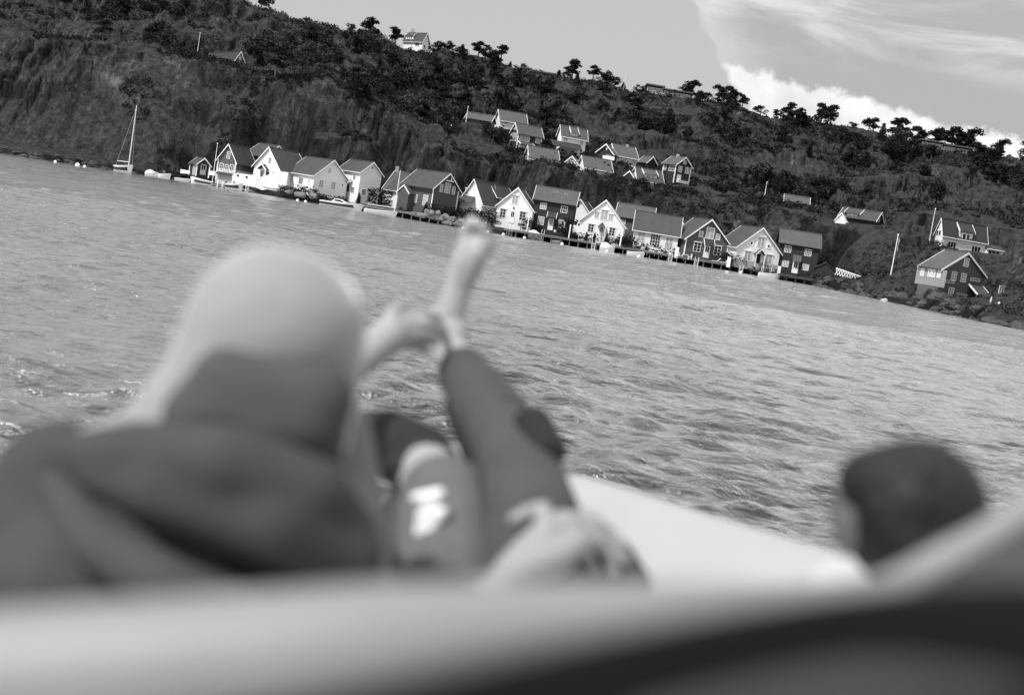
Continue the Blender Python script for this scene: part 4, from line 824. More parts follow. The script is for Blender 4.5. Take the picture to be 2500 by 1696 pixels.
def scrub():
    n = 26000; rs = np.random.RandomState(5); c = rs.uniform(-1450, 1450, n); Y = rs.uniform(250, 374, n)
    m2 = rs.rand(n) < .22; Y = np.where(m2 & (c > 560), Ysh(c)+rs.uniform(2.5, 60, n), Y)
    X = c*Y/F; ct = np.interp(c, Lt[0], Lt[1]); s = fbm(X/12, Y/9, 4, 88)
    e = .6; zz = height(X, Y); sl = np.abs(height(X, Y+e)-zz)/e
    keep = (s > -.1) & ((sl < 1.1) | (rs.rand(n) < .16)) & (Y < 376)
    keep |= (s > .22) & (Y > 252) & (Y < ct) & (rs.rand(n) < .7) & (c < 700); keep &= ~((Y < ct-1) & (c < 100) & (s < .2)); keep &= (Y > 250) | (c > 560)
    for (px, py, pr, pz) in PADS: keep &= np.hypot(X-px, Y-py) > pr*1.05
    X, Y, zz, s, c = X[keep], Y[keep], zz[keep], s[keep], c[keep]; k = 15; N = len(X)
    size = np.where(Y < 235, .22, .36)[:, None]*(.6+.8*rs.rand(N, k)); rad = np.where(Y < 235, .45, .85)[:, None, None]
    d = rs.randn(N, k, 3)*.5*rad; d[..., 2] = np.abs(d[..., 2])*.9
    ctr = np.stack([X, Y, zz], -1)[:, None, :]+d
    a = rs.randn(N, k, 3); a /= np.linalg.norm(a, axis=-1, keepdims=True); b_ = rs.randn(N, k, 3); b_ = np.cross(a, b_); b_ /= np.linalg.norm(b_, axis=-1, keepdims=True)
    A_ = ctr-a*size[..., None]; B_ = ctr+b_*size[..., None]*.8; C_ = ctr+a*size[..., None]
    co = np.stack([A_, B_, C_], 2).reshape(-1, 3); nt = N*k
    grp = [('leafd', s[:, None].repeat(k, 1).ravel() > .08), ('leaf', None)]
    mask = (s > .1) & ~((Y < 222) & (rs.rand(N) < .75)); 
    for nm, mk, sel in (('heather_scrub', 'leafd', mask), ('low_scrub', 'leaf', ~mask & (rs.rand(N) < np.where(Y < 222, .3, .62))), ('pale_grass_tufts', 'leafl', None)):
        if sel is None: sel = ~mask & ~used
        else: used = sel if nm != 'heather_scrub' else sel
        cc = np.stack([A_[sel], B_[sel], C_[sel]], 2).reshape(-1, 3); n3 = len(cc)//3
        me = bpy.data.meshes.new(nm); me.vertices.add(len(cc)); me.vertices.foreach_set('co', cc.ravel()); me.loops.add(len(cc)); me.loops.foreach_set('vertex_index', np.arange(len(cc), dtype=np.int32))
        me.polygons.add(n3); me.polygons.foreach_set('loop_start', np.arange(0, len(cc), 3, dtype=np.int32)); me.polygons.foreach_set('loop_total', np.full(n3, 3, np.int32)); me.update(); me.materials.append(M[mk])
        o = bpy.data.objects.new(nm, me); COL.objects.link(o); tag(o, {'heather_scrub': 'dark heather and brush covering the hillside ledges', 'low_scrub': 'low green scrub scattered over the hillside', 'pale_grass_tufts': 'pale dry grass tufts on the hillside rock'}[nm], 'scrub', kind='stuff')
scrub()
# ------------------------------------------------------------------ quay
def quay(c0, c1, over, zt, nm, mt, label):
    cs = np.linspace(c0, c1, 60); b = MB(); vs = []
    for c in cs:
        yf = float(Ysh(c))-over; yb = yf+over+5.5
        for y, z_ in ((yf, zt), (yb, zt), (yb, zt-.3), (yf, zt-.3)): vs.append((c*y/F, y, z_))
    fs = [(0, 1, 2, 3), tuple(len(vs)-4+k for k in (3, 2, 1, 0))]
    for i in range(len(cs)-1):
        for k in range(4): a = i*4; fs.append((a+k, a+(k+1) % 4, a+4+(k+1) % 4, a+4+k))
    b.add(vs, fs)
    for c in np.arange(c0+8, c1, 22):
        y = float(Ysh(c))-over+.25; b.tube([(c*y/F, y, -1), (c*y/F, y, zt-.3)], .11, 5)
    o = b.obj(nm, mt); tag(o, label, kind='structure'); return o
quay(-835, -640, .6, .75, 'stone_quay', 'darkwood', 'dark low quay along the left boats')
quay(-800+170, -110, 1.2, 1.12, 'timber_quay', 'wood', 'timber quay before the left houses')
quay(-65, 535, 1.4, 1.15, 'timber_quay', 'wood', 'timber quay deck before the right houses')
quay(537, 690, .5, 1.0, 'harbour_wall', 'darkwood', 'low dark wall at the end of the row')

# ------------------------------------------------------------------ boats
def boat(name, label, z, xa, ya, xb, yb, Y, beam, fb, bow='R', cover=None, dark_band=False, group='boats moored along the quay', parts=()):
    a = P(z, xa, ya, Y); c = P(z, xb, yb, Y); a.z = c.z = 0
    if bow == 'L': a, c = c, a
    L = (c-a).length; d = (c-a).normalized(); s_ = Vector((-d.y, d.x, 0)); root = empty(name, (a+c)/2, label, 'boat', group); o0 = (a+c)/2
    def w(t_, y_, z_): return a+d*(L*t_)+s_*y_+Vector((0, 0, z_))-o0
    def hb(t_): return beam/2*(.86+.14*min(1, t_*3))*(1-max(0, (t_-.5)/.5)**2.2)+.01
    def sh_(t_): return fb*(1+.45*t_*t_)
    N = 14; b = MB(); vs = []
    for i in range(N+1):
        t_ = i/N; h_ = hb(t_); e = .07*(t_ > .95)
        for y_, z_ in ((-h_, sh_(t_)), (-h_*.9, sh_(t_)*.45), (-h_*.6, -.05), (0, -.35), (h_*.6, -.05), (h_*.9, sh_(t_)*.45), (h_, sh_(t_))): vs.append(w(t_+(.04*z_/fb if t_ > .8 else 0), y_, z_))
    fs = [tuple(range(7))]
    for i in range(N):
        for k in range(6): fs.append((i*7+k, i*7+k+1, (i+1)*7+k+1, (i+1)*7+k))
    b.add(vs, fs); b.obj('hull', 'hull', root, True)
    b = MB(); vs = [w(i/N, sg*hb(i/N)*.93, sh_(i/N)-.06+(.16 if cover else 0)*math.sin(math.pi*min(1, i/N+.1))) for i in range(N+1) for sg in (-1, 1)]
    vs = vs; b.add(vs, [(2*i, 2*i+1, 2*i+3, 2*i+2) for i in range(N)]); b.obj('deck', cover or 'lgrey', root)
    if dark_band:
        b = MB(); vs = []
        for i in range(N+1):
            t_ = i/N
            for zz in (.35, .78): vs.append(w(t_, -hb(t_)*(.885 if zz < .5 else .965)-.03, sh_(t_)*zz))
        b.add(vs, [(2*i, 2*i+1, 2*i+3, 2*i+2) for i in range(N)])
        vs2 = []
        for i in range(N+1):
            t_ = i/N
            for zz in (.35, .78): vs2.append(w(t_, hb(t_)*(.885 if zz < .5 else .965)+.03, sh_(t_)*zz))
        b.add(vs2, [(2*i, 2*i+1, 2*i+3, 2*i+2) for i in range(N)]); b.obj('hull_band', 'hulld', root)
    b = MB()
    for sg in (-1, 1): b.tube([w(i/N, sg*hb(i/N), sh_(i/N)+.02) for i in range(N+1)], .045, 5)
    b.obj('rubbing_strake', 'trim', root)
    if 'hump' in parts:      # boat wholly under a tarpaulin
        b = MB(); vs = []; n2 = 10
        for i in range(n2+1):
            t_ = .03+.8*i/n2; hh = fb+(.55+.5*math.sin(math.pi*min(1, i/n2*1.1+.05)))*fb
            for k in range(7): an = math.pi*k/6; vs.append(w(t_, -math.cos(an)*hb(t_)*1.02, fb*.75+(hh-fb*.75)*math.sin(an)**.7))
        fs = [tuple(range(7)), tuple(n2*7+k for k in range(6, -1, -1))]
        for i in range(n2):
            for k in range(6): fs.append((i*7+k, i*7+k+1, (i+1)*7+k+1, (i+1)*7+k))
        b.add(vs, fs); b.obj('tarpaulin', 'cover', root, True)
    if 'cabin' in parts:
        b = MB(); vs = []
        for t_, h_ in ((.28, 0), (.34, .6), (.5, .62), (.68, .0)):
            for sg in (-1, 1): vs.append(w(t_, sg*hb(t_)*(.8 if h_ == 0 else .6), fb+.05+h_))
        b.add(vs, [(0, 2, 3, 1), (2, 4, 5, 3), (4, 6, 7, 5), (0, 6, 4, 2), (1, 3, 5, 7)]); cb = b.obj('cabin', 'hull', root)
        b = MB(); 
        for sg in (-1, 1): b.add([w(.33, sg*hb(.4)*.76, fb+.3), w(.36, sg*hb(.4)*.68, fb+.55), w(.49, sg*hb(.45)*.68, fb+.55), w(.6, sg*hb(.55)*.76, fb+.25)], [(0, 1, 2, 3)])
        b.obj('cabin_window', 'glass', cb)
    if 'screen' in parts:
        b = MB(); b.add([w(.5, -hb(.5)*.8, fb+.1), w(.5, hb(.5)*.8, fb+.1), w(.42, hb(.5)*.7, fb+.6), w(.42, -hb(.5)*.7, fb+.6)], [(0, 1, 2, 3)]); b.obj('windscreen', 'glass', root)
        b = MB(); b.tube([w(.42, -hb(.5)*.7, fb+.62), w(.42, hb(.5)*.7, fb+.62)], .03, 5); b.obj('windscreen_rail', 'trim', root)
    if 'motor' in parts:
        b = MB(); b.cbox(w(-.03, 0, fb+.15), .3, .3, .45); b.cbox(w(-.03, 0, fb-.2), .12, .12, .7); b.obj('outboard_motor', 'hulld', root)
    if 'canopy' in parts:
        b = MB(); b.box(w(.15, -beam*.4, fb+1.2), d*(L*.4), s_*beam*.8, (0, 0, .08)); b.obj('canopy', 'dark', root)
        b = MB()
        for t_, y_ in ((.16, -.38), (.16, .38), (.54, -.38), (.54, .38)): b.tube([w(t_, y_*beam, fb), w(t_, y_*beam, fb+1.2)], .035, 5)
        b.obj('canopy_frame', 'trim', root)
    return root, w, L
def mast(root, w, L, fb, t_, h_, boom=True, rake=.02):
    b = MB(); b.tube([w(t_, 0, fb*.5), w(t_+rake*.3, 0, h_)], [.075, .05], 6); m_ = b.obj('mast', 'pole', root)
    b = MB(); b.tube([w(1.0, 0, fb*1.4), w(t_+rake*.3, 0, h_*.97)], .018, 4); b.tube([w(0, 0, fb), w(t_+rake*.3, 0, h_*.97)], .018, 4)
    b.tube([w(t_, 0, h_*.6), w(t_, -.5, h_*.6)], .03, 4); b.obj('rigging', 'steel', root)
    if boom: b = MB(); b.tube([w(t_, 0, fb+.9), w(.06, 0, fb+.8)], .09, 6); b.obj('boom', 'cover', root)
r1 = boat('sailing_boat', 'white sailing boat with tall bare mast alone under the dark cliff', 1, 680, 1318, 830, 1330, 228, 2.6, 1.05, 'R', None, True); mast(*r1, 1.05, .78, 11.6)
boat('covered_boat', 'small boat under a pale tarpaulin, leftmost at the low quay', 11, 112, 178, 300, 196, 238, 2.0, .6, 'R', 'cover', parts=('hump',))
boat('open_boat', 'pale open boat beside the tarpaulin-covered one', 11, 325, 200, 515, 215, 238, 1.8, .7, 'R', None, parts=('screen',))
boat('small_boat', 'small dark-and-white dinghy left of the pale motorboat before the boathouse', 11, 600, 240, 840, 278, 240, 1.5, .45, 'R', 'hulld')
boat('motorboat', 'white motorboat with dark band moored below the boathouse', 11, 865, 300, 1215, 318, 238, 2.1, .8, 'L', 'cover', True)
boat('motorboat', 'white motorboat with blunt stern at the ladders, second from the left houses', 11, 1450, 385, 1715, 408, 236, 2.2, .95, 'R', None, True, parts=('screen', 'motor'))
boat('large_motorboat', 'long white cabin cruiser with dark side stripe in front of the hedge', 3, 395, 668, 880, 735, 228, 2.7, .8, 'R', None, True, parts=('cabin', 'screen'))
r1 = boat('sailing_yacht', 'white sailing yacht with mast standing before the truss-gabled house', 3, 920, 735, 1290, 785, 227, 2.3, .6, 'R', 'hulld', False); mast(*r1, .6, .93, 7.9)
boat('covered_motorboat', 'boat bundled in a white cover below the dark two-storey house', 12, 165, 280, 385, 305, 221, 2.2, .8, 'R', 'cover', parts=('hump',))
boat('small_boat', 'low white inflatable with two pale tubes right of the covered boat', 12, 505, 335, 668, 352, 221, 1.7, .45, 'R', 'hull', parts=('motor',))
boat('covered_motorboat', 'grey covered boat moored below the portico house hedge', 12, 1240, 430, 1455, 470, 222, 2.0, .75, 'R', 'cover', parts=('hump', 'motor'))
boat('rubber_boat', 'round dark open boat moored left of the white garden table', 12, 1645, 520, 1895, 565, 222, 1.8, .6, 'R', 'hulld')
boat('canopy_boat', 'white boat with dark canopy frame below the white house on a grey plinth', 13, 1440, 610, 1735, 665, 221, 2.0, .65, 'R', 'hulld', parts=('canopy', 'motor'))
def buoy(z, x, y, Y, label, r_=.26):
    p = P(z, x, y, Y); o = empty('buoy', (p.x, p.y, 0), label, 'buoy', 'round mooring buoys along the shore')
    b = MB(); b.ball((0, 0, r_*.45), r_, 10, 8); b.obj('float', 'hull', o, True); b = MB(); b.tube([(0, 0, r_*1.3), (0, 0, r_*1.75)], .05, 5); b.obj('ring', 'steel', o)
for z, x, y, Y, lb in ((1, 135, 1228, 216, 'buoy at the far left under the dark cliff'), (1, 338, 1262, 216, 'larger buoy between the far left buoy and the sailing boat', ), (1, 403, 1276, 216, 'small buoy just left of the sailing boat'), (2, 1450, 790, 226, 'left buoy of the pair below the thatched rocks left of the cruiser'), (2, 1548, 806, 226, 'right buoy of the pair left of the cruiser'),
                       (3, 2088, 952, 216, 'buoy touching the raised foot on its left'), (4, 447, 665, 216, 'buoy touching the raised toes on their right'), (4, 622, 748, 216, 'buoy before the white quay house ladder'), (12, 122, 268, 217, 'buoy left of the white covered boat'), (12, 684, 358, 217, 'buoy at the stern of the low inflatable'), (12, 1828, 552, 217, 'buoy right of the round dark boat'), (13, 1205, 545, 221, 'buoy at the foot of the ladder below the grey plinth'), (12, 1350, 465, 218, 'buoy against the grey covered boat')):
    buoy(z, x, y, Y, lb, .4 if 'larger' in lb else .27)
def ladder(z, x0, x1, yt, yb, Y, label):
    a = P(z, x0, yt, Y); c = P(z, x1, yt, Y); zb = -.4; root = empty('bathing_ladder', ((a.x+c.x)/2, Y, 0), label, 'ladder', 'bathing ladders on the quay'); o = Vector(root.location)
    for q in (a, c): b = MB(); b.tube([Vector((q.x, Y, zb))-o, Vector((q.x, Y, a.z))-o, Vector((q.x, Y+.35, a.z+.1))-o], .035, 6); b.obj('rail', 'trim', root)
    for i in range(5):
        zz = zb+.3+i*(1.3/5); b = MB(); b.tube([Vector((a.x, Y, zz))-o, Vector((c.x, Y, zz))-o], .025, 5); b.obj('rung', 'trim', root)
ladder(4, 705, 742, 622, 750, 218.3, 'ladder in front of the white quay house'); ladder(4, 1082, 1112, 690, 830, 219, 'ladder right of the white covered boat'); ladder(4, 1680, 1720, 797, 940, 219.6, 'ladder below the portico house'); ladder(5, 820, 857, 618, 720, 222, 'ladder below the mid grey gabled house')
ladder(5, 558, 592, 578, 670, 221, 'ladder below the white garden table'); ladder(5, 1275, 1307, 702, 800, 222.5, 'ladder standing over a buoy below the grey plinth'); ladder(2, 462, 470, 560, 625, 234, 'thin ladder left of the blunt-sterned motorboat'); ladder(2, 822, 856, 556, 690, 233, 'ladder right of the blunt-sterned motorboat'); ladder(2, 516, 534, 572, 640, 233.5, 'thin second ladder by the blunt-sterned motorboat')
# flagpoles
def flagpole(z, x0, y0, x1, y1, Y, label, flag=False, r_=.065):
    a = P(z, x0, y0, Y); c = P(z, x1, y1, Y); o = empty('flagpole', (c.x, Y, c.z), label, 'flagpole', 'white flagpoles'); b = MB()
    b.tube([(0, 0, -.6), (0, 0, a.z-c.z)], [r_, r_*.6], 8); b.obj('pole', 'pole', o); b = MB(); b.ball((0, 0, a.z-c.z+.05), .12, 8, 6); b.obj('finial', 'pole', o, True)
    if flag: b = MB(); n = 6; h_ = a.z-c.z; b.add([(.08+.1*math.sin(i)*.4+.02*i, .1*math.cos(i*1.3), h_-.4-i*.35) for i in range(n)]+[(.38+.1*math.sin(i*1.7)-.02*i, .12*math.cos(i), h_-.5-i*.35) for i in range(n)], [(i, i+1, n+i+1, n+i) for i in range(n-1)]); b.obj('pennant', 'lgrey', o)
flagpole(7, 1180, 380, 1112, 818, 196, 'tall white flagpole with furled pennant on the rocky point', True, .085); flagpole(7, 1562, 125, 1510, 410, 216, 'white flagpole left of the large white hill house'); flagpole(1, 1458, 80, 1437, 220, 290, 'thin flagpole on the cliff top left of the ledge house')
flagpole(2, 440, 105, 400, 540, 240, 'flagpole between the boathouse and the grey gabled house'); flagpole(8, 800, 550, 778, 700, 285, 'flagpole on the bare ledge left of the upper houses', r_=.09); flagpole(8, 687, 675, 680, 735, 278, 'short pole on the cliff edge left of the ledge flagpole'); flagpole(9, 726, 1030, 717, 1092, 262, 'short white pole on the rounded rocks'); flagpole(8, 808, 168, 796, 250, 374, 'thin pole left of the big dark skyline clump', r_=.07)
flagpole(8, 1850, 330, 1838, 430, 374, 'hair-thin mast beside the pointed skyline spruce', r_=.05)
# fence screens seen end-on, running back from the quay
def screen(z, x0, y0, x1, y1, Y, label, dep=5.5, th=.16):
    a = P(z, x0, y0, Y); c = P(z, x1, y1, Y); o = empty('fence_screen', (c.x, Y, c.z), label, 'fence', 'white board fences between the gardens')
    n = 8; k = (a.x-c.x)*0
    for i in range(n):
        b = MB(); y0_ = dep*i/n; b.cbox((k-y0_*a.x/Y*-1.0*.0+y0_*(c.x/Y), y0_+dep/n/2, (a.z-c.z)/2), th, dep/n-.04, a.z-c.z); b.obj('board', 'trim', o)
screen(4, 940, 525, 898, 712, 223, 'white board fence end between the white quay house and the dark two-storey house'); screen(4, 1425, 620, 1393, 795, 222, 'white board fence end left of the portico house'); screen(4, 2024, 727, 1997, 900, 223, 'white board fence end right of the portico house')
screen(5, 1160, 612, 1152, 715, 224, 'white board fence end at the sun loungers', th=.5); screen(5, 1670, 705, 1662, 800, 224, 'white board fence end at the dark end house', th=.4); screen(5, 632, 510, 622, 620, 224, 'white parasol-like screen left of the garden chairs', 1.0, .6)
# white garden walls
def wall_px(z, pts, Y, label, mt='white', dep=.25, ports=(), nm='garden_wall'):
    ps = [P(z, x, y, Y) for x, y in pts]; o0 = Vector((ps[0].x, Y, min(p.z for p in ps))); root = empty(nm, o0, label, 'wall'); b = MB(); n = len(ps)
    vs = [p-o0 for p in ps]+[p-o0+Vector((0, dep, 0)) for p in ps]; b.add(vs, [tuple(range(n)), tuple(range(2*n-1, n-1, -1))]+[(i, (i+1) % n, n+(i+1) % n, n+i) for i in range(n)]); b.obj('wall_face', mt, root)
    for x, y in ports:
        p = P(z, x, y, Y-.02)-o0; b = MB(); b.tube([p, p+Vector((0, -.05, 0))], .2, 10); b.obj('porthole', 'ink', root)
    return root
wall_px(2, [(645, 490), (705, 468), (950, 500), (925, 640), (630, 600)], 239, 'white screen wall with two round portholes left of the steep white gable', ports=((712, 497), (818, 517)))
wall_px(2, [(905, 545), (1215, 450), (1330, 460), (1310, 620), (1010, 680), (905, 635)], 241.8, 'white rendered wall forming the plinth of the steep white gable')
wall_px(2, [(5, 420), (120, 440), (115, 478), (0, 470)], 247, 'low white fence panel left of the boathouse', 'trim', .08); wall_px(2, [(355, 438), (438, 448), (430, 500), (352, 490)], 245, 'low white fence panel right of the boathouse', 'trim', .08)
wall_px(4, [(1450, 630), (1500, 628), (1528, 645), (1520, 740), (1440, 720)], 236, 'rounded white screen wall at the left of the portico house')
# boulders of the embankment
emb = empty('boulder_embankment', P(3, 1700, 850, 219), 'bank of big pale boulders below the truss-gabled house', 'rocks'); o0 = Vector(emb.location); rnb = random.Random(3)
def boulder(cx_, cy_, cz_, sx, sy, sz, parent, o, mt='rock'):
    b = MB(); b.ball((0, 0, 0), 1, 9, 6); ph = [rnb.uniform(0, 6) for _ in range(6)]; vs = []
    for v_ in b.v:
        q = Vector(v_); k = 1+.16*math.sin(q.x*4+ph[0])+.14*math.sin(q.y*5+ph[1]+q.z*3)+.1*math.sin(q.z*6+ph[2]); m_ = max(abs(q.x), abs(q.y), abs(q.z))
        q = q*(.55+.45/m_*1.0)*k*.8; vs.append((q.x*sx, q.y*sy, q.z*sz))
    b.v = vs; ob = b.obj('boulder', mt, parent); ob.location = Vector((cx_, cy_, cz_))-o; ob.rotation_euler.z = rnb.uniform(-.3, .3); return ob
for x, y, wv, hv in ((1660, 780, 45, 50), (1720, 775, 45, 30), (1745, 825, 50, 35), (1790, 775, 30, 28), (1830, 830, 30, 45), (1880, 835, 60, 45), (1950, 845, 45, 32), (1560, 800, 90, 30), (1900, 890, 80, 25), (2060, 870, 40, 30), (1480, 780, 70, 22), (2010, 905, 60, 22)):
    k = 219/F/4.842; p = P(3, x, y, 219.5); boulder(p.x, p.y+rnb.uniform(-.4, .4), p.z, wv*k*1.15, .8, hv*k*1.2, emb, o0)
for x, y, wv, hv in ((1480, 735, 90, 45), (1640, 750, 60, 45), (1340, 700, 60, 30)):
    k = 229/F/5.05; p = P(2, x, y, 228.5); boulder(p.x, p.y, p.z, wv*k*.9, .8, hv*k, emb, o0)
bmeshes = []
def shore_rocks(c0, c1, n, name_, label, up):
    o = empty('shore_rocks', (((c0+c1)/2)*190/F, 190, 0), label, 'rocks'); oo = Vector(o.location)
    if not bmeshes:
        for _ in range(7):
            b = boulder(0, 0, 0, 1, 1, 1, None, Vector((0, 0, 0)), 'wetrock'); bmeshes.append(b.data); bpy.data.objects.remove(b)
    for i in range(n):
        c = rnb.uniform(c0, c1); y = float(Ysh(c))+rnb.uniform(-.5, up); x = c*y/F; b = lk('boulder', rnb.choice(bmeshes), o); s_ = rnb.uniform(.3, .85)
        b.location = Vector((x, y, max(0, hz1(x, y))+s_*.1))-oo; b.scale = (s_*rnb.uniform(1, 1.9), s_, s_*rnb.uniform(.45, .8)); b.rotation_euler = (rnb.uniform(-.2, .2), rnb.uniform(-.2, .2), rnb.uniform(0, 3))
shore_rocks(700, 1330, 110, '', 'jumble of wet boulders along the foot of the rocky point at the right', 2.2)
shore_rocks(-1330, -850, 45, '', 'dark boulders at the foot of the cliff on the far left', 1.5)
p = P(7, 1055, 1045, 172); sb = boulder(p.x, p.y, p.z, .65, .5, .5, None, Vector((0, 0, 0)), 'found'); sb.name = 'white_stone'; tag(sb, 'pale rounded stone at the waterline of the rocky point', 'stone')
# garden furniture
def chair(z, x, y, Y, label, mt='trim', yaw=0):
    p = P(z, x, y, Y); o = empty('garden_chair', (p.x, Y, p.z), label, 'chair', 'white garden chairs on the quay'); o.rotation_euler.z = yaw
    for q in ((-.25, -.22), (.25, -.22), (-.25, .22), (.25, .22)): b = MB(); b.cbox((q[0], q[1], .22), .06, .06, .44); b.obj('leg', mt, o)
    b = MB(); b.cbox((0, 0, .45), .56, .5, .06); b.obj('seat', mt, o); b = MB(); b.cbox((0, .24, .75), .56, .05, .5); b.obj('backrest', mt, o)
chair(5, 665, 625, 226, 'white garden chair nearest the white screen', yaw=1.2); chair(5, 760, 640, 226, 'white garden chair at the right of the table', yaw=-1.4)
p = P(5, 712, 632, 226); o = empty('garden_table', (p.x, 226, p.z), 'white garden table between two white chairs', 'table')
b = MB(); b.cbox((0, 0, .72), 1.1, .8, .06); b.obj('tabletop', 'trim', o)
for q in ((-.5, -.35), (.5, -.35), (-.5, .35), (.5, .35)): b = MB(); b.cbox((q[0], q[1], .35), .07, .07, .7); b.obj('leg', 'trim', o)
p = P(5, 560, 605, 225); o = empty('trestle', (p.x, 225, p.z), 'white crossed-leg trestle at the quay edge', 'trestle')
for sg in (-1, 1): b = MB(); b.tube([(-.4*sg, 0, 0), (.4*sg, .02*sg, .9)], .05, 5); b.obj('leg', 'trim', o)
b = MB(); b.cbox((0, 0, .92), 1.0, .3, .06); b.obj('top', 'trim', o)
def lounger(z, x, y, Y, label):
    p = P(z, x, y, Y); o = empty('sun_lounger', (p.x, Y, p.z), label, 'sun lounger', 'sun loungers on the quay')
    b = MB(); b.box((-.6, -.3, .3), (1.0, 0, 0), (0, .6, 0), (0, 0, .08)); b.obj('seat', 'cover', o); b = MB(); b.box((.4, -.3, .3), (.5, 0, .6), (0, .6, 0), (-.06, 0, .05)); b.obj('backrest', 'cover', o)
    for q in ((-.5, -.25), (.35, -.25), (-.5, .25), (.35, .25)): b = MB(); b.cbox((q[0], q[1], .15), .06, .06, .3); b.obj('leg', 'wood', o)
lounger(5, 1015, 672, 226, 'pale sun lounger left of its twin on the quay'); lounger(5, 1095, 685, 226, 'pale sun lounger right of its twin, by the white fence end'); lounger(4, 860, 668, 226, 'white folding lounger before the white quay house')
# low rail along the quay edge
a = P(5, 330, 585, 222.3); c = P(5, 700, 640, 222.6); o = empty('quay_rail', a, 'low pale rail along the quay edge before the low white house', 'railing'); b = MB(); b.tube([(0, 0, .35), c-a+Vector((0, 0, .35))], .05, 5); b.obj('rail', 'wood', o)
for i in range(6): q = (c-a)*(i/5); b = MB(); b.cbox((q.x, q.y, q.z+.12), .1, .1, .55); b.obj('post', 'wood', o)
# white lattice balustrade above the boat shed
a = P(7, 562, 790, 205); c = P(7, 865, 800, 202); a.z = P(7, 562, 745, 205).z-.45; c.z = a.z-.55; o = empty('lattice_balustrade', a, 'white lattice railing on the grass right of the boat shed', 'railing'); d = c-a; n = 11
b = MB(); b.tube([(0, 0, 1.0), d+Vector((0, 0, .75))], .07, 5); b.obj('handrail', 'trim', o)
for i in range(n):
    t0, t1 = i/n, (i+1)/n
    for u_, v_ in ((t0, t1), (t1, t0)):
        b = MB(); b.tube([d*u_+Vector((0, 0, .0)), d*v_+Vector((0, 0, .97-.25*v_))], .045, 4); b.obj('lattice_bar', 'trim', o)
# restaurant forecourt things
def menu(z, x, y, Y, w_, h_, label, nm, cat):
    p = P(z, x, y, Y); k = Y/F/ZM[z][2]; o = empty(nm, (p.x, Y, p.z-h_*k/2), label, cat); b = MB(); b.cbox((0, 0, h_*k/2), w_*k, .3, h_*k); b.obj('body', 'trim', o)
    b = MB(); b.cbox((0, 0, h_*k+.03), w_*k*1.06, .36, .06); b.obj('lid', 'found', o); return o
menu(10, 1620, 1372, 160, 90, 55, 'white box in front of the dark porch of the restaurant', 'white_box', 'box'); menu(10, 1880, 1515, 152, 130, 50, 'long low white box at the far right by the path', 'white_box', 'box')
p = P(10, 1642, 1345, 161); o = empty('folded_parasol', (p.x, 161, p.z), 'white folded parasol under the balcony', 'parasol'); b = MB(); b.tube([(0, 0, 0), (0, 0, .9)], .04, 6); b.obj('pole', 'trim', o); b = MB(); b.tube([(0, 0, .25), (0, 0, .6), (0, 0, 1.0)], [.16, .12, .03], 7); b.obj('canopy', 'cover', o)
p = P(10, 1800, 1470, 154); o = empty('globe_lamp', (p.x, 154, p.z), 'white globe lamp on a short post at the far right', 'lamp'); b = MB(); b.tube([(0, 0, 0), (0, 0, .75)], .03, 6); b.obj('post', 'steel', o); b = MB(); b.ball((0, 0, .85), .15, 10, 8); b.obj('globe', 'hull', o, True)
p = P(5, 2190-200, 800, 226)
# upturned dinghy
p = P(2, 1120, 650, 236); o = empty('upturned_dinghy', p, 'small white upturned dinghy on the lawn right of the steep white gable', 'boat'); b = MB(); b.ball((0, 0, .1), (1.55, .55, .38), 14, 8); b.obj('hull', 'hull', o, True); b = MB(); b.cbox((0, 0, -.02), 2.9, .9, .06); b.obj('gunwale', 'wood', o)
p = P(4, 1232, 712, 228); o = empty('flower_pot', p, 'white flower pot before the pale door of the dark two-storey house', 'pot'); b = MB(); b.tube([(0, 0, 0), (0, 0, .4)], [.16, .24], 10); b.obj('pot', 'trim', o); b = MB(); leaves(b, (0, 0, .5), .2, 40, .07, rnb); b.obj('plant', 'leaf', o, fix=False)
# ------------------------------------------------------------------ the boat under the camera
MD = {}
M['deck'] = mat('white_deck_paint', .36, .45, .05, 5); M['coam'] = mat('pale_coaming_vinyl', .235, .5, .08, 6, .002); M['cush'] = mat('dark_seat_vinyl', .006, .95, .3, 6, .003, (1, 1, 1), .04); M['cushg'] = mat('grey_side_panel', .05, .6, .15, 5)
M['skin'] = mat('skin', .30, .5, .08, 8, .0015); M['skin2'] = mat('tanned_skin', .15, .5, .08, 8); M['hood'] = mat('light_knit_hood', .24, .9, .1, 30, .002)
for nd in M['hood'].node_tree.nodes:
    if nd.type == 'BSDF_PRINCIPLED': nd.inputs['Sheen Weight'].default_value = 1.0; nd.inputs['Sheen Roughness'].default_value = .35  # strong edge sheen stands in for a sunlit rim on the hood
M['hoodd'] = mat('dark_hood_nape_cloth', .06, .9, .12, 25, .002)  # nape panel of the hood, a darker cloth than the rest
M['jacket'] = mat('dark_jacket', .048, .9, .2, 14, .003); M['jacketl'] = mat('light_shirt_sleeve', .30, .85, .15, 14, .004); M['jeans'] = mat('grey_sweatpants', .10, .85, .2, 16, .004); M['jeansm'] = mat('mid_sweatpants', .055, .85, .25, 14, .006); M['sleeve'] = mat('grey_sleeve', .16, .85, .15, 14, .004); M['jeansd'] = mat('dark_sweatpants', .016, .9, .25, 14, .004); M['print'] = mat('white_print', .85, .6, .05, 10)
M['hair'] = mat('dark_hair', .011, .6, .6, 40, .006, (1, 1, .15)); M['shirt'] = mat('pale_shirt', .45, .8, .1, 12, .003); M['shades'] = mat('dark_glasses', .01, .15, .1, 4); M['sole'] = mat('nail', .5, .3, .05, 4)
bt = empty('motor_cruiser', (0, 1.5, 0), 'white-decked boat carrying the camera, its pointed bow and pale padded coaming in front', 'boat'); BO = Vector((0, 1.5, 0))
ZG = 2.43
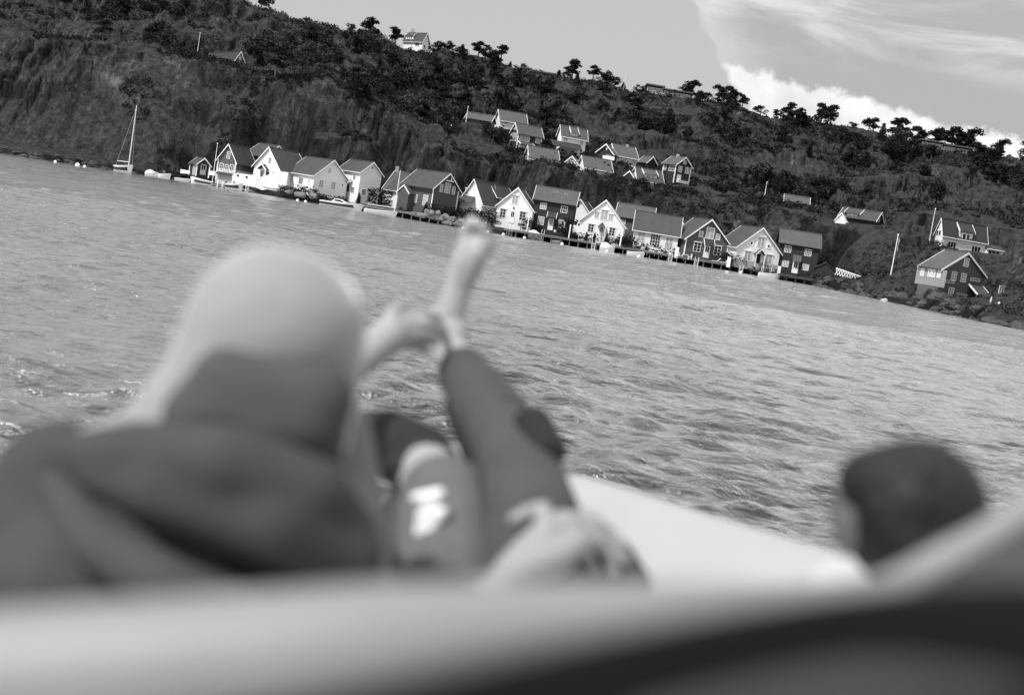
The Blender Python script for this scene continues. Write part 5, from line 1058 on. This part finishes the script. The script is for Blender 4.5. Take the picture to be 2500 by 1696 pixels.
gp = [PZ(0, x, y, ZG) for x, y in ((1085, 1092), (1180, 1104), (1290, 1130), (1400, 1170), (1550, 1213), (1700, 1262), (1850, 1305), (2000, 1350), (2300, 1440), (2650, 1540))]
stb = gp+[Vector((gp[-1].x+.25, .3, ZG)), Vector((gp[-1].x+.3, -2.5, ZG))]
prt = [PZ(0, x, y, ZG) for x, y in ((1085, 1092), (1020, 1135), (960, 1190), (880, 1290), (760, 1450), (560, 1700))]; prt += [Vector((prt[-1].x-.5, .3, ZG)), Vector((prt[-1].x-.55, -2.5, ZG))]
def strip(a_, b_, nm, mt, parent=bt, sm=True):
    n = len(a_); m_ = MB(); m_.add([p-BO for p in a_]+[p-BO for p in b_], [(i, i+1, n+i+1, n+i) for i in range(n-1)]); return m_.obj(nm, mt, parent, sm)
loop = prt[::-1]+stb[1:]
ctr = Vector((0.3, 1.0, 0))
def inset(p, k, z): q = Vector((p.x, p.y, 0)); d = (ctr-q); d.normalize(); q = q+d*k; return Vector((q.x, q.y, z))
m_ = MB(); prof_ = [(0.34, 2.30), (.26, 2.345), (.17, 2.40), (.12, 2.44), (.06, 2.455), (0, 2.43), (-.03, 2.38), (-.02, 2.2), (.25, 1.0), (.7, -.4)]; n = len(loop); vs = []
for k, z_ in prof_: vs += [inset(p, k, z_)-BO for p in loop]
m_.add(vs, [(j*n+i, j*n+i+1, (j+1)*n+i+1, (j+1)*n+i) for j in range(len(prof_)-1) for i in range(n-1)]); m_.obj('hull', 'deck', bt, True, fix=False)
m_ = MB(); ins = [inset(p, .33, 2.3)-BO for p in loop]; m_.add(ins+[Vector((.3, .6, 2.3))-BO], [(i, i+1, len(ins)) for i in range(len(ins)-1)]); m_.obj('foredeck', 'deck', bt, fix=False)
# reclining pad under the two people
m_ = MB(); q = [FD(250, 1560, 1.55), FD(1500, 1560, 2.1), FD(1750, 1560, 1.75), FD(2500, 1600, 1.45)]
# padded coaming in front of the camera
def loft(pts, rad, nm, mt, parent, o, n=16, flat=1.0):
    pts = [Vector(p) for p in pts]
    # resample smooth
    def cat(i, t_):
        p0, p1, p2, p3 = (pts[max(0, min(len(pts)-1, i+k))] for k in (-1, 0, 1, 2)); return .5*((2*p1)+(p2-p0)*t_+(2*p0-5*p1+4*p2-p3)*t_*t_+(3*p1-p0-3*p2+p3)*t_**3)
    out_, rr = [], []
    for i in range(len(pts)-1):
        for k in range(6): out_.append(cat(i, k/6)); rr.append(rad[i]*(1-k/6)+rad[i+1]*k/6)
    out_.append(pts[-1]); rr.append(rad[-1]); m_ = MB(); m_.tube([p-o for p in out_], rr, n); return m_.obj(nm, mt, parent, True)
cp = [(-400, 1700, .7, .041), (105, 1655, .7, .0385), (500, 1620, .7, .0365), (900, 1575, .71, .033), (1300, 1530, .74, .0255), (1650, 1503, .78, .0205), (1950, 1488, .84, .0155), (2150, 1450, .9, .0135), (2300, 1372, .96, .0135), (2450, 1286, 1.02, .0135), (2700, 1120, 1.1, .0135)]
loft([FD(x, y, d) for x, y, d, r_ in cp], [r_ for *_, r_ in cp], 'coaming', 'coam', bt, BO)
def sheet(rows, nm, mt, parent, o):
    m_ = MB(); n = len(rows[0]); m_.add([FD(*p)-o for r_ in rows for p in r_], [(j*n+i, j*n+i+1, (j+1)*n+i+1, (j+1)*n+i) for j in range(len(rows)-1) for i in range(n-1)]); ob = m_.obj(nm, mt, parent, True, fix=False)
    md = ob.modifiers.new('thick', 'SOLIDIFY'); md.thickness = .02; md2 = ob.modifiers.new('s', 'SUBSURF'); md2.levels = 2; md2.render_levels = 2; return ob
sheet([[(-300, 1960, .46), (400, 1920, .46), (900, 1810, .47), (1400, 1680, .50), (1900, 1560, .56), (2200, 1510, .62), (2700, 1480, .72)],
       [(-300, 2000, .42), (400, 1960, .42), (900, 1860, .42), (1400, 1730, .44), (1900, 1620, .48), (2200, 1580, .52), (2700, 1560, .6)],
       [(-300, 2080, .38), (400, 2040, .38), (900, 1950, .38), (1400, 1850, .38), (1900, 1740, .40), (2200, 1700, .42), (2700, 1720, .46)],
       [(-300, 2400, .34), (400, 2400, .34), (900, 2350, .34), (1400, 2250, .34), (1900, 2100, .34), (2200, 2100, .34), (2700, 2150, .34)]], 'seat_cushion', 'cush', bt, BO)
sheet([[(1980, 1500, .86), (2160, 1460, .93), (2310, 1380, .99), (2460, 1295, 1.05), (2720, 1130, 1.14)], [(1980, 1540, .85), (2160, 1535, .88), (2310, 1530, .92), (2460, 1520, .96), (2720, 1500, 1.0)]], 'side_panel', 'cushg', bt, BO)
ob = loft([FD(1550, 1800, .36), FD(1850, 1740, .36), FD(2150, 1700, .36), FD(2500, 1720, .36)], [.004, .006, .007, .004], 'piping', 'cushg', bt, BO)
# pad on the deck the people recline on
m_ = MB(); pad = [PZ(0, -300, 1500, 2.38), PZ(0, 300, 1330, 2.38), PZ(0, 900, 1330, 2.38), PZ(0, 1500, 1440, 2.38), PZ(0, 2000, 1520, 2.38), PZ(0, 2600, 1620, 2.38)]
vs = [p-BO for p in pad]+[Vector((p.x*.9, .75, 2.38))-BO for p in pad]; vs2 = [v_-Vector((0, 0, .09)) for v_ in vs]; n = len(pad)
m_.add(vs+vs2, [(i, i+1, n+i+1, n+i) for i in range(n-1)]+[(2*n+i, 3*n+i, 3*n+i+1, 2*n+i+1) for i in range(n-1)]+[(i, 2*n+i, 2*n+i+1, i+1) for i in range(n-1)]); m_.obj('sun_pad', 'coam', bt, fix=False)

# ------------------------------------------------------------------ people
def blob(parts, nm, mt, parent, o, vox=.006, smooth=6, extra=()):
    """parts: ('c', p0, p1, r0, r1) tapered capsules and ('e', centre, radii, axes) ellipsoids, fused into one skin"""
    m_ = MB()
    for q in parts:
        if q[0] == 'c':
            a, c, r0, r1 = q[1:]; a = Vector(a)-o; c = Vector(c)-o; n_ = 7; m_.tube([a+(c-a)*(i/n_) for i in range(n_+1)], [r0+(r1-r0)*i/n_ for i in range(n_+1)], 14); m_.ball(a, r0, 14, 10); m_.ball(c, r1, 14, 10)
        else:
            m_.ball(Vector(q[1])-o, q[2], 22, 16, q[3] if len(q) > 3 else None)
    me = m_.mesh(nm, mt); ob = bpy.data.objects.new(nm, me); COL.objects.link(ob)
    md = ob.modifiers.new('r', 'REMESH'); md.mode = 'VOXEL'; md.voxel_size = vox; md.use_smooth_shade = True
    sm = ob.modifiers.new('s', 'SMOOTH'); sm.factor = .5; sm.iterations = smooth
    dg = bpy.context.evaluated_depsgraph_get(); m2 = bpy.data.meshes.new_from_object(ob.evaluated_get(dg)); ob.modifiers.clear(); ob.data = m2; m2.name = nm
    m2.materials.clear(); m2.materials.append(M[mt]); m2.polygons.foreach_set('use_smooth', [True]*len(m2.polygons))
    if parent: ob.parent = parent
    return ob
def chain(pts): return [('c', FD(*a[:3]), FD(*c[:3]), a[3], c[3]) for a, c in zip(pts[:-1], pts[1:])]
CAMAX = Matrix((cright, fwd, cup)).transposed()      # columns: image right, depth, image up, to lean shapes the way the person leans
# person 1: reclining, seen from behind
O1 = FD(900, 1560, 1.75)
p1 = empty('person', O1, 'person in a light hood and dark jacket reclining with one bare foot raised and held', 'person')
head = [('e', FD(668, 820, 1.55), (.078, .095, .095), CAMAX), ('c', FD(640, 900, 1.54), FD(560, 1130, 1.55), .05, .06)]
torso = [('c', FD(290, 1290, 1.56), FD(800, 1330, 1.6), .06, .055), ('c', FD(520, 1340, 1.56), FD(800, 1600, 1.72), .11, .12), ('c', FD(800, 1600, 1.72), FD(1180, 1600, 1.85), .11, .1)]
armR = chain([(800, 1330, 1.6, .05), (790, 1200, 1.9, .04), (770, 1040, 2.1, .037), (840, 905, 2.35, .033), (905, 855, 2.45, .033)])
handR = chain([(905, 855, 2.45, .033), (955, 815, 2.52, .036), (980, 800, 2.55, .030)])
fing = [[(985, 782, 2.54, .012), (1030, 765, 2.6, .011), (1065, 775, 2.68, .010), (1080, 800, 2.74, .009)], [(992, 800, 2.53, .012), (1040, 790, 2.58, .0115), (1075, 805, 2.66, .010), (1085, 825, 2.72, .009)],
        [(990, 820, 2.52, .012), (1035, 818, 2.57, .0105), (1065, 835, 2.65, .0095)], [(980, 840, 2.52, .011), (1015, 845, 2.57, .009), (1042, 858, 2.62, .008)], [(960, 790, 2.5, .013), (955, 762, 2.52, .012), (985, 745, 2.56, .0105)]]
armL = chain([(290, 1290, 1.56, .055), (500, 1500, 1.7, .042), (900, 1580, 1.6, .036), (1190, 1455, 1.72, .027), (1225, 1420, 1.76, .024)])
handL = chain([(1225, 1420, 1.76, .024), (1290, 1360, 1.84, .030), (1345, 1310, 1.88, .030), (1375, 1290, 1.9, .027)])+chain([(1260, 1400, 1.78, .024), (1340, 1370, 1.84, .028), (1400, 1330, 1.88, .025)])
fing2 = [[(1365, 1270, 1.9, .012), (1430, 1262, 1.95, .012), (1480, 1290, 1.97, .0105), (1520, 1330, 1.97, .0095)], [(1385, 1295, 1.89, .0125), (1450, 1290, 1.93, .0115), (1500, 1335, 1.95, .010), (1530, 1372, 1.95, .0095)],
         [(1400, 1322, 1.88, .012), (1455, 1322, 1.92, .011), (1488, 1362, 1.93, .0095), (1500, 1395, 1.93, .009)], [(1395, 1350, 1.86, .011), (1435, 1358, 1.9, .010), (1452, 1390, 1.91, .0085)], [(1300, 1320, 1.85, .014), (1290, 1262, 1.88, .013), (1325, 1240, 1.9, .012), (1262, 1268, 1.89, .011)]]
fing2[-1] = [(1335, 1290, 1.86, .014), (1325, 1242, 1.89, .0125), (1290, 1250, 1.9, .0115), (1255, 1268, 1.9, .0105)]
legR = chain([(1290, 1600, 1.85, .085), (1300, 1300, 2.05, .072), (1255, 1115, 2.3, .060), (1190, 1000, 2.5, .056), (1125, 900, 2.7, .038), (1095, 840, 2.76, .034)])
footR = chain([(1078, 800, 2.79, .031), (1105, 815, 2.77, .034)])+chain([(1062, 775, 2.82, .026), (1100, 770, 2.78, .032), (1118, 700, 2.78, .030), (1135, 640, 2.77, .030), (1148, 600, 2.77, .028)])+chain([(1125, 690, 2.78, .03), (1165, 620, 2.76, .026), (1172, 600, 2.76, .022)])
toes = [[(1138, 595, 2.77, .0165), (1142, 560, 2.76, .0165), (1150, 547, 2.75, .0145)], [(1155, 595, 2.765, .0115), (1165, 562, 2.755, .0105), (1170, 550, 2.74, .0095)], [(1168, 600, 2.76, .011), (1180, 572, 2.75, .0095), (1184, 562, 2.74, .0088)], [(1178, 608, 2.76, .0105), (1190, 584, 2.75, .009), (1193, 575, 2.74, .0082)], [(1184, 620, 2.76, .010), (1197, 600, 2.75, .0085), (1200, 592, 2.74, .0078)]]
legL = chain([(1075, 1600, 1.85, .085), (1085, 1380, 2.0, .070), (1080, 1215, 2.15, .060), (1020, 1120, 2.35, .052), (945, 1075, 2.55, .046), (890, 1060, 2.75, .034)])
footL = chain([(890, 1060, 2.75, .034), (850, 1085, 2.85, .03), (840, 1030, 2.88, .028), (850, 985, 2.88, .026)])
ears = [('e', FD(740, 850, 1.52), (.012, .02, .03), CAMAX)]
nose = [('e', FD(690, 850, 1.652), (.012, .02, .02), CAMAX)]
body = head+torso+armR+handR+armL+handL+legR+footR+legL+footL+ears+nose
for f_ in fing+fing2+toes: body += chain(f_)
blob(body, 'body', 'skin', p1, O1, .005, 3)
# clothing shells
def grow(parts, d): return [(q[0], q[1], q[2], q[3]+d, q[4]+d) for q in parts]
def hoodc(): 
    return [('e', FD(672, 815, 1.55), (.107, .11, .104), CAMAX), ('c', FD(655, 850, 1.55), FD(610, 1010, 1.55), .106, .112), ('c', FD(590, 850, 1.56), FD(420, 1060, 1.56), .062, .062), ('c', FD(784, 850, 1.55), FD(765, 1060, 1.55), .052, .045)]
blob(hoodc(), 'hood', 'hood', p1, O1, .006, 10)
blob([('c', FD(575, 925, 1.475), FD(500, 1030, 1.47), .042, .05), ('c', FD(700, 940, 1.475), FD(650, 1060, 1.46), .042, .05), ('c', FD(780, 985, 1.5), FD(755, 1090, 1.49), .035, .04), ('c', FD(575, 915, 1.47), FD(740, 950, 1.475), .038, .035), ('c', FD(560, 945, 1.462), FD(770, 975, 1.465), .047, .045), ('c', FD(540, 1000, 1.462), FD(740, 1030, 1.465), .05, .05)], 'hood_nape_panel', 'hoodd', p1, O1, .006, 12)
jk = [('c', FD(150, 1200, 1.55), FD(60, 1420, 1.5), .085, .08), ('c', FD(230, 1250, 1.56), FD(790, 1330, 1.6), .09, .075), ('c', FD(400, 1330, 1.55), FD(800, 1600, 1.72), .135, .14), ('c', FD(200, 1430, 1.5), FD(700, 1520, 1.55), .11, .11), ('c', FD(800, 1600, 1.72), FD(1150, 1610, 1.85), .12, .11)]
jk += [('c', FD(480, 1180, 1.52), FD(740, 1250, 1.56), .07, .06)]
jk += grow(chain([(290, 1290, 1.56, .055), (500, 1500, 1.7, .042), (900, 1580, 1.6, .036), (1120, 1500, 1.68, .03)]), .014)
blob(jk, 'jacket', 'jacket', p1, O1, .008, 8)
# the hood's folded collar and its deep crease
blob(chain([(140, 1110, 1.5, .024), (330, 1100, 1.44, .034), (560, 1130, 1.4, .042), (760, 1200, 1.42, .040), (860, 1300, 1.46, .03)])+chain([(170, 1130, 1.5, .03), (420, 1180, 1.43, .05), (680, 1260, 1.42, .055), (850, 1360, 1.45, .04)]), 'hood_collar', 'jacket', p1, O1, .007, 8)
blob(chain([(135, 1180, 1.46, .02), (235, 1325, 1.4, .028), (420, 1440, 1.37, .034), (600, 1500, 1.37, .03)]), 'jacket_fold', 'jacket', p1, O1, .007, 8)
blob(chain([(190, 1095, 1.53, .022), (330, 1060, 1.5, .030), (480, 1080, 1.47, .028), (620, 1095, 1.46, .018)]), 'scarf', 'hood', p1, O1, .006, 6)
blob([('e', FD(463, 1073, 1.435), (.011, .006, .011), CAMAX)], 'snap_button', 'print', p1, O1, .003, 1)
blob(grow(chain([(830, 1290, 1.6, .045), (800, 1200, 1.9, .038), (780, 1060, 2.1, .042), (800, 975, 2.25, .034)]), .012)+grow(chain([(835, 1300, 1.55, .03), (860, 1420, 1.6, .035), (930, 1500, 1.65, .03)]), .01)+[('c', FD(845, 1060, 1.75), FD(850, 1250, 1.7), .035, .05)], 'sleeve', 'sleeve', p1, O1, .007, 6)
blob(grow(chain([(1075, 1600, 1.85, .085), (1085, 1380, 2.0, .070), (1080, 1215, 2.15, .060)]), .012), 'trouser_leg', 'jeans', p1, O1, .007, 6)
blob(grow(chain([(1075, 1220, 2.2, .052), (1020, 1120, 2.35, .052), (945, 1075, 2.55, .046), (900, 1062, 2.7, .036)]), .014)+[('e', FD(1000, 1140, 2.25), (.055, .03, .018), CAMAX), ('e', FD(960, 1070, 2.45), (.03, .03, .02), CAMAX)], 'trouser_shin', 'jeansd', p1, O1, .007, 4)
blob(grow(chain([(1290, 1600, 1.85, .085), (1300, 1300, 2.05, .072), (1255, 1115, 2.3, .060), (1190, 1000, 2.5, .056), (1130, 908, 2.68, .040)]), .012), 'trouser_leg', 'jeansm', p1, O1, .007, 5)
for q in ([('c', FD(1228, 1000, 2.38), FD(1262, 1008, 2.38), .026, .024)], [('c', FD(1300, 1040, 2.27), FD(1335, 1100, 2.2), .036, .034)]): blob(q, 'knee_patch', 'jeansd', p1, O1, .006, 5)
for a_, c_, rr in (((1170, 1068, 2.33), (1320, 1010, 2.36), .011), ((1190, 1120, 2.24), (1350, 1150, 2.2), .012), ((1205, 1175, 2.17), (1370, 1190, 2.13), .012), ((1120, 935, 2.6), (1225, 905, 2.62), .010), ((1150, 1030, 2.4), (1290, 965, 2.44), .010)):
    m0 = tuple((p_+q_)/2 for p_, q_ in zip(a_, c_)); blob(chain([(*a_, rr*.5), (m0[0], m0[1]+8, m0[2]-.035, rr), (*c_, rr*.5)]), 'cloth_fold', 'jeansm', p1, O1, .005, 4)
blob(grow(chain([(1110, 990, 2.56, .022), (1150, 1080, 2.42, .026), (1195, 1190, 2.26, .028), (1200, 1330, 2.1, .03), (1185, 1470, 1.98, .04)]), .0)+grow(chain([(1240, 1440, 1.93, .05), (1440, 1420, 1.97, .05), (1545, 1425, 1.97, .03), (1530, 1345, 2.0, .012)]), 0), 'trouser_side_shade', 'jeansd', p1, O1, .007, 5)  # first run paints shade down the raised leg's left side; second is dark cloth
# white emblem printed on the thigh: a zigzag of thick strokes, lying on the cloth
def on_thigh(x, y): return FD(x, y, 1.955)
zz = [(1020, 1215), (1078, 1210), (1025, 1255), (1070, 1262), (1018, 1312), (1050, 1330), (1022, 1290)]
blob([('c', on_thigh(*a), on_thigh(*c), .0085, .0085) for a, c in zip([(1016, 1216), (1072, 1204), (1028, 1262), (1078, 1250), (1062, 1306), (1024, 1300)], [(1072, 1204), (1028, 1262), (1078, 1250), (1020, 1330), (1030, 1345), (1034, 1268)])], 'thigh_emblem', 'print', p1, O1, .003, 2)
for x, y, d, s_ in ((1153, 538, 2.735, .010), (1172, 545, 2.73, .006), (1186, 558, 2.73, .0055)): blob([('e', FD(x, y, d), (s_, .003, s_), CAMAX)], 'toenail', 'sole', p1, O1, .002, 1)
# person 2: dark-haired, head only above the seat back, looking left
O2 = FD(2200, 1640, 1.5)
p2 = empty('person', O2, 'dark-haired person in glasses and pale shirt, head above the coaming at the right', 'person')
h2 = [('e', FD(2190, 1250, 1.46), (.066, .082, .074), CAMAX), ('e', FD(2118, 1270, 1.48), (.038, .055, .066), CAMAX), ('c', FD(2190, 1330, 1.46), FD(2200, 1480, 1.5), .05, .052), ('c', FD(2030, 1590, 1.52), FD(2420, 1570, 1.5), .06, .06), ('c', FD(2210, 1560, 1.52), FD(2220, 1900, 1.55), .12, .12),
      ('e', FD(2062, 1275, 1.53), (.014, .012, .02), CAMAX), ('e', FD(2128, 1290, 1.43), (.010, .010, .020), CAMAX)]
h2 += chain([(2030, 1590, 1.52, .05), (1980, 1800, 1.5, .04), (2020, 1950, 1.7, .034), (2060, 1960, 1.8, .03)])+chain([(2420, 1570, 1.5, .05), (2500, 1800, 1.5, .04), (2400, 1950, 1.7, .034), (2340, 1960, 1.8, .03)])
blob(h2, 'body', 'skin2', p2, O2, .005, 4)
hr = [('e', FD(2240, 1238, 1.45), (.073, .092, .074), CAMAX), ('e', FD(2270, 1290, 1.44), (.062, .08, .062), CAMAX), ('e', FD(2205, 1195, 1.44), (.060, .08, .052), CAMAX)]
hr += [('e', FD(2225, 1330, 1.44), (.064, .092, .06), CAMAX), ('e', FD(2180, 1300, 1.43), (.035, .08, .05), CAMAX), ('e', FD(2160, 1180, 1.44), (.05, .07, .04), CAMAX), ('e', FD(2150, 1330, 1.45), (.032, .075, .052), CAMAX), ('e', FD(2135, 1255, 1.44), (.028, .07, .05), CAMAX)]
rh = random.Random(2)
for _ in range(60):
    an, rr = rh.uniform(0, 6.28), rh.uniform(0, 110); x, y = 2240+rr*math.cos(an), 1235+rr*math.sin(an); hr.append(('c', FD(x, y, 1.362+rr*rr*2.0e-6), FD(x+rh.uniform(-25, 25), y+40, 1.36+rr*rr*2.0e-6), .011, .006))
for k in range(26):
    an = math.pi*(1.2+.8*k/25); x, y = 2238+160*math.cos(an), 1240+160*math.sin(an); hr.append(('c', FD(x-8, y+14, 1.44), FD(x+rh.uniform(-12, 14), y+rh.uniform(-9, 12), 1.44+rh.uniform(-.03, .03)), .012, .005))
blob(hr, 'hair', 'hair', p2, O2, .004, 3)
blob([('c', FD(2060, 1478, 1.47), FD(2220, 1455, 1.44), .055, .058), ('c', FD(2240, 1480, 1.46), FD(2430, 1570, 1.5), .062, .062), ('c', FD(2040, 1520, 1.5), FD(2000, 1700, 1.5), .06, .06), ('c', FD(2210, 1560, 1.52), FD(2220, 1880, 1.55), .13, .13), ('c', FD(2430, 1570, 1.5), FD(2490, 1780, 1.5), .06, .05)], 'shirt', 'shirt', p2, O2, .007, 6)
g2 = blob([('c', FD(2052, 1215, 1.5), FD(2046, 1262, 1.5), .009, .010), ('c', FD(2052, 1228, 1.5), FD(2150, 1225, 1.40), .003, .003)], 'glasses', 'shades', p2, O2, .0025, 1)
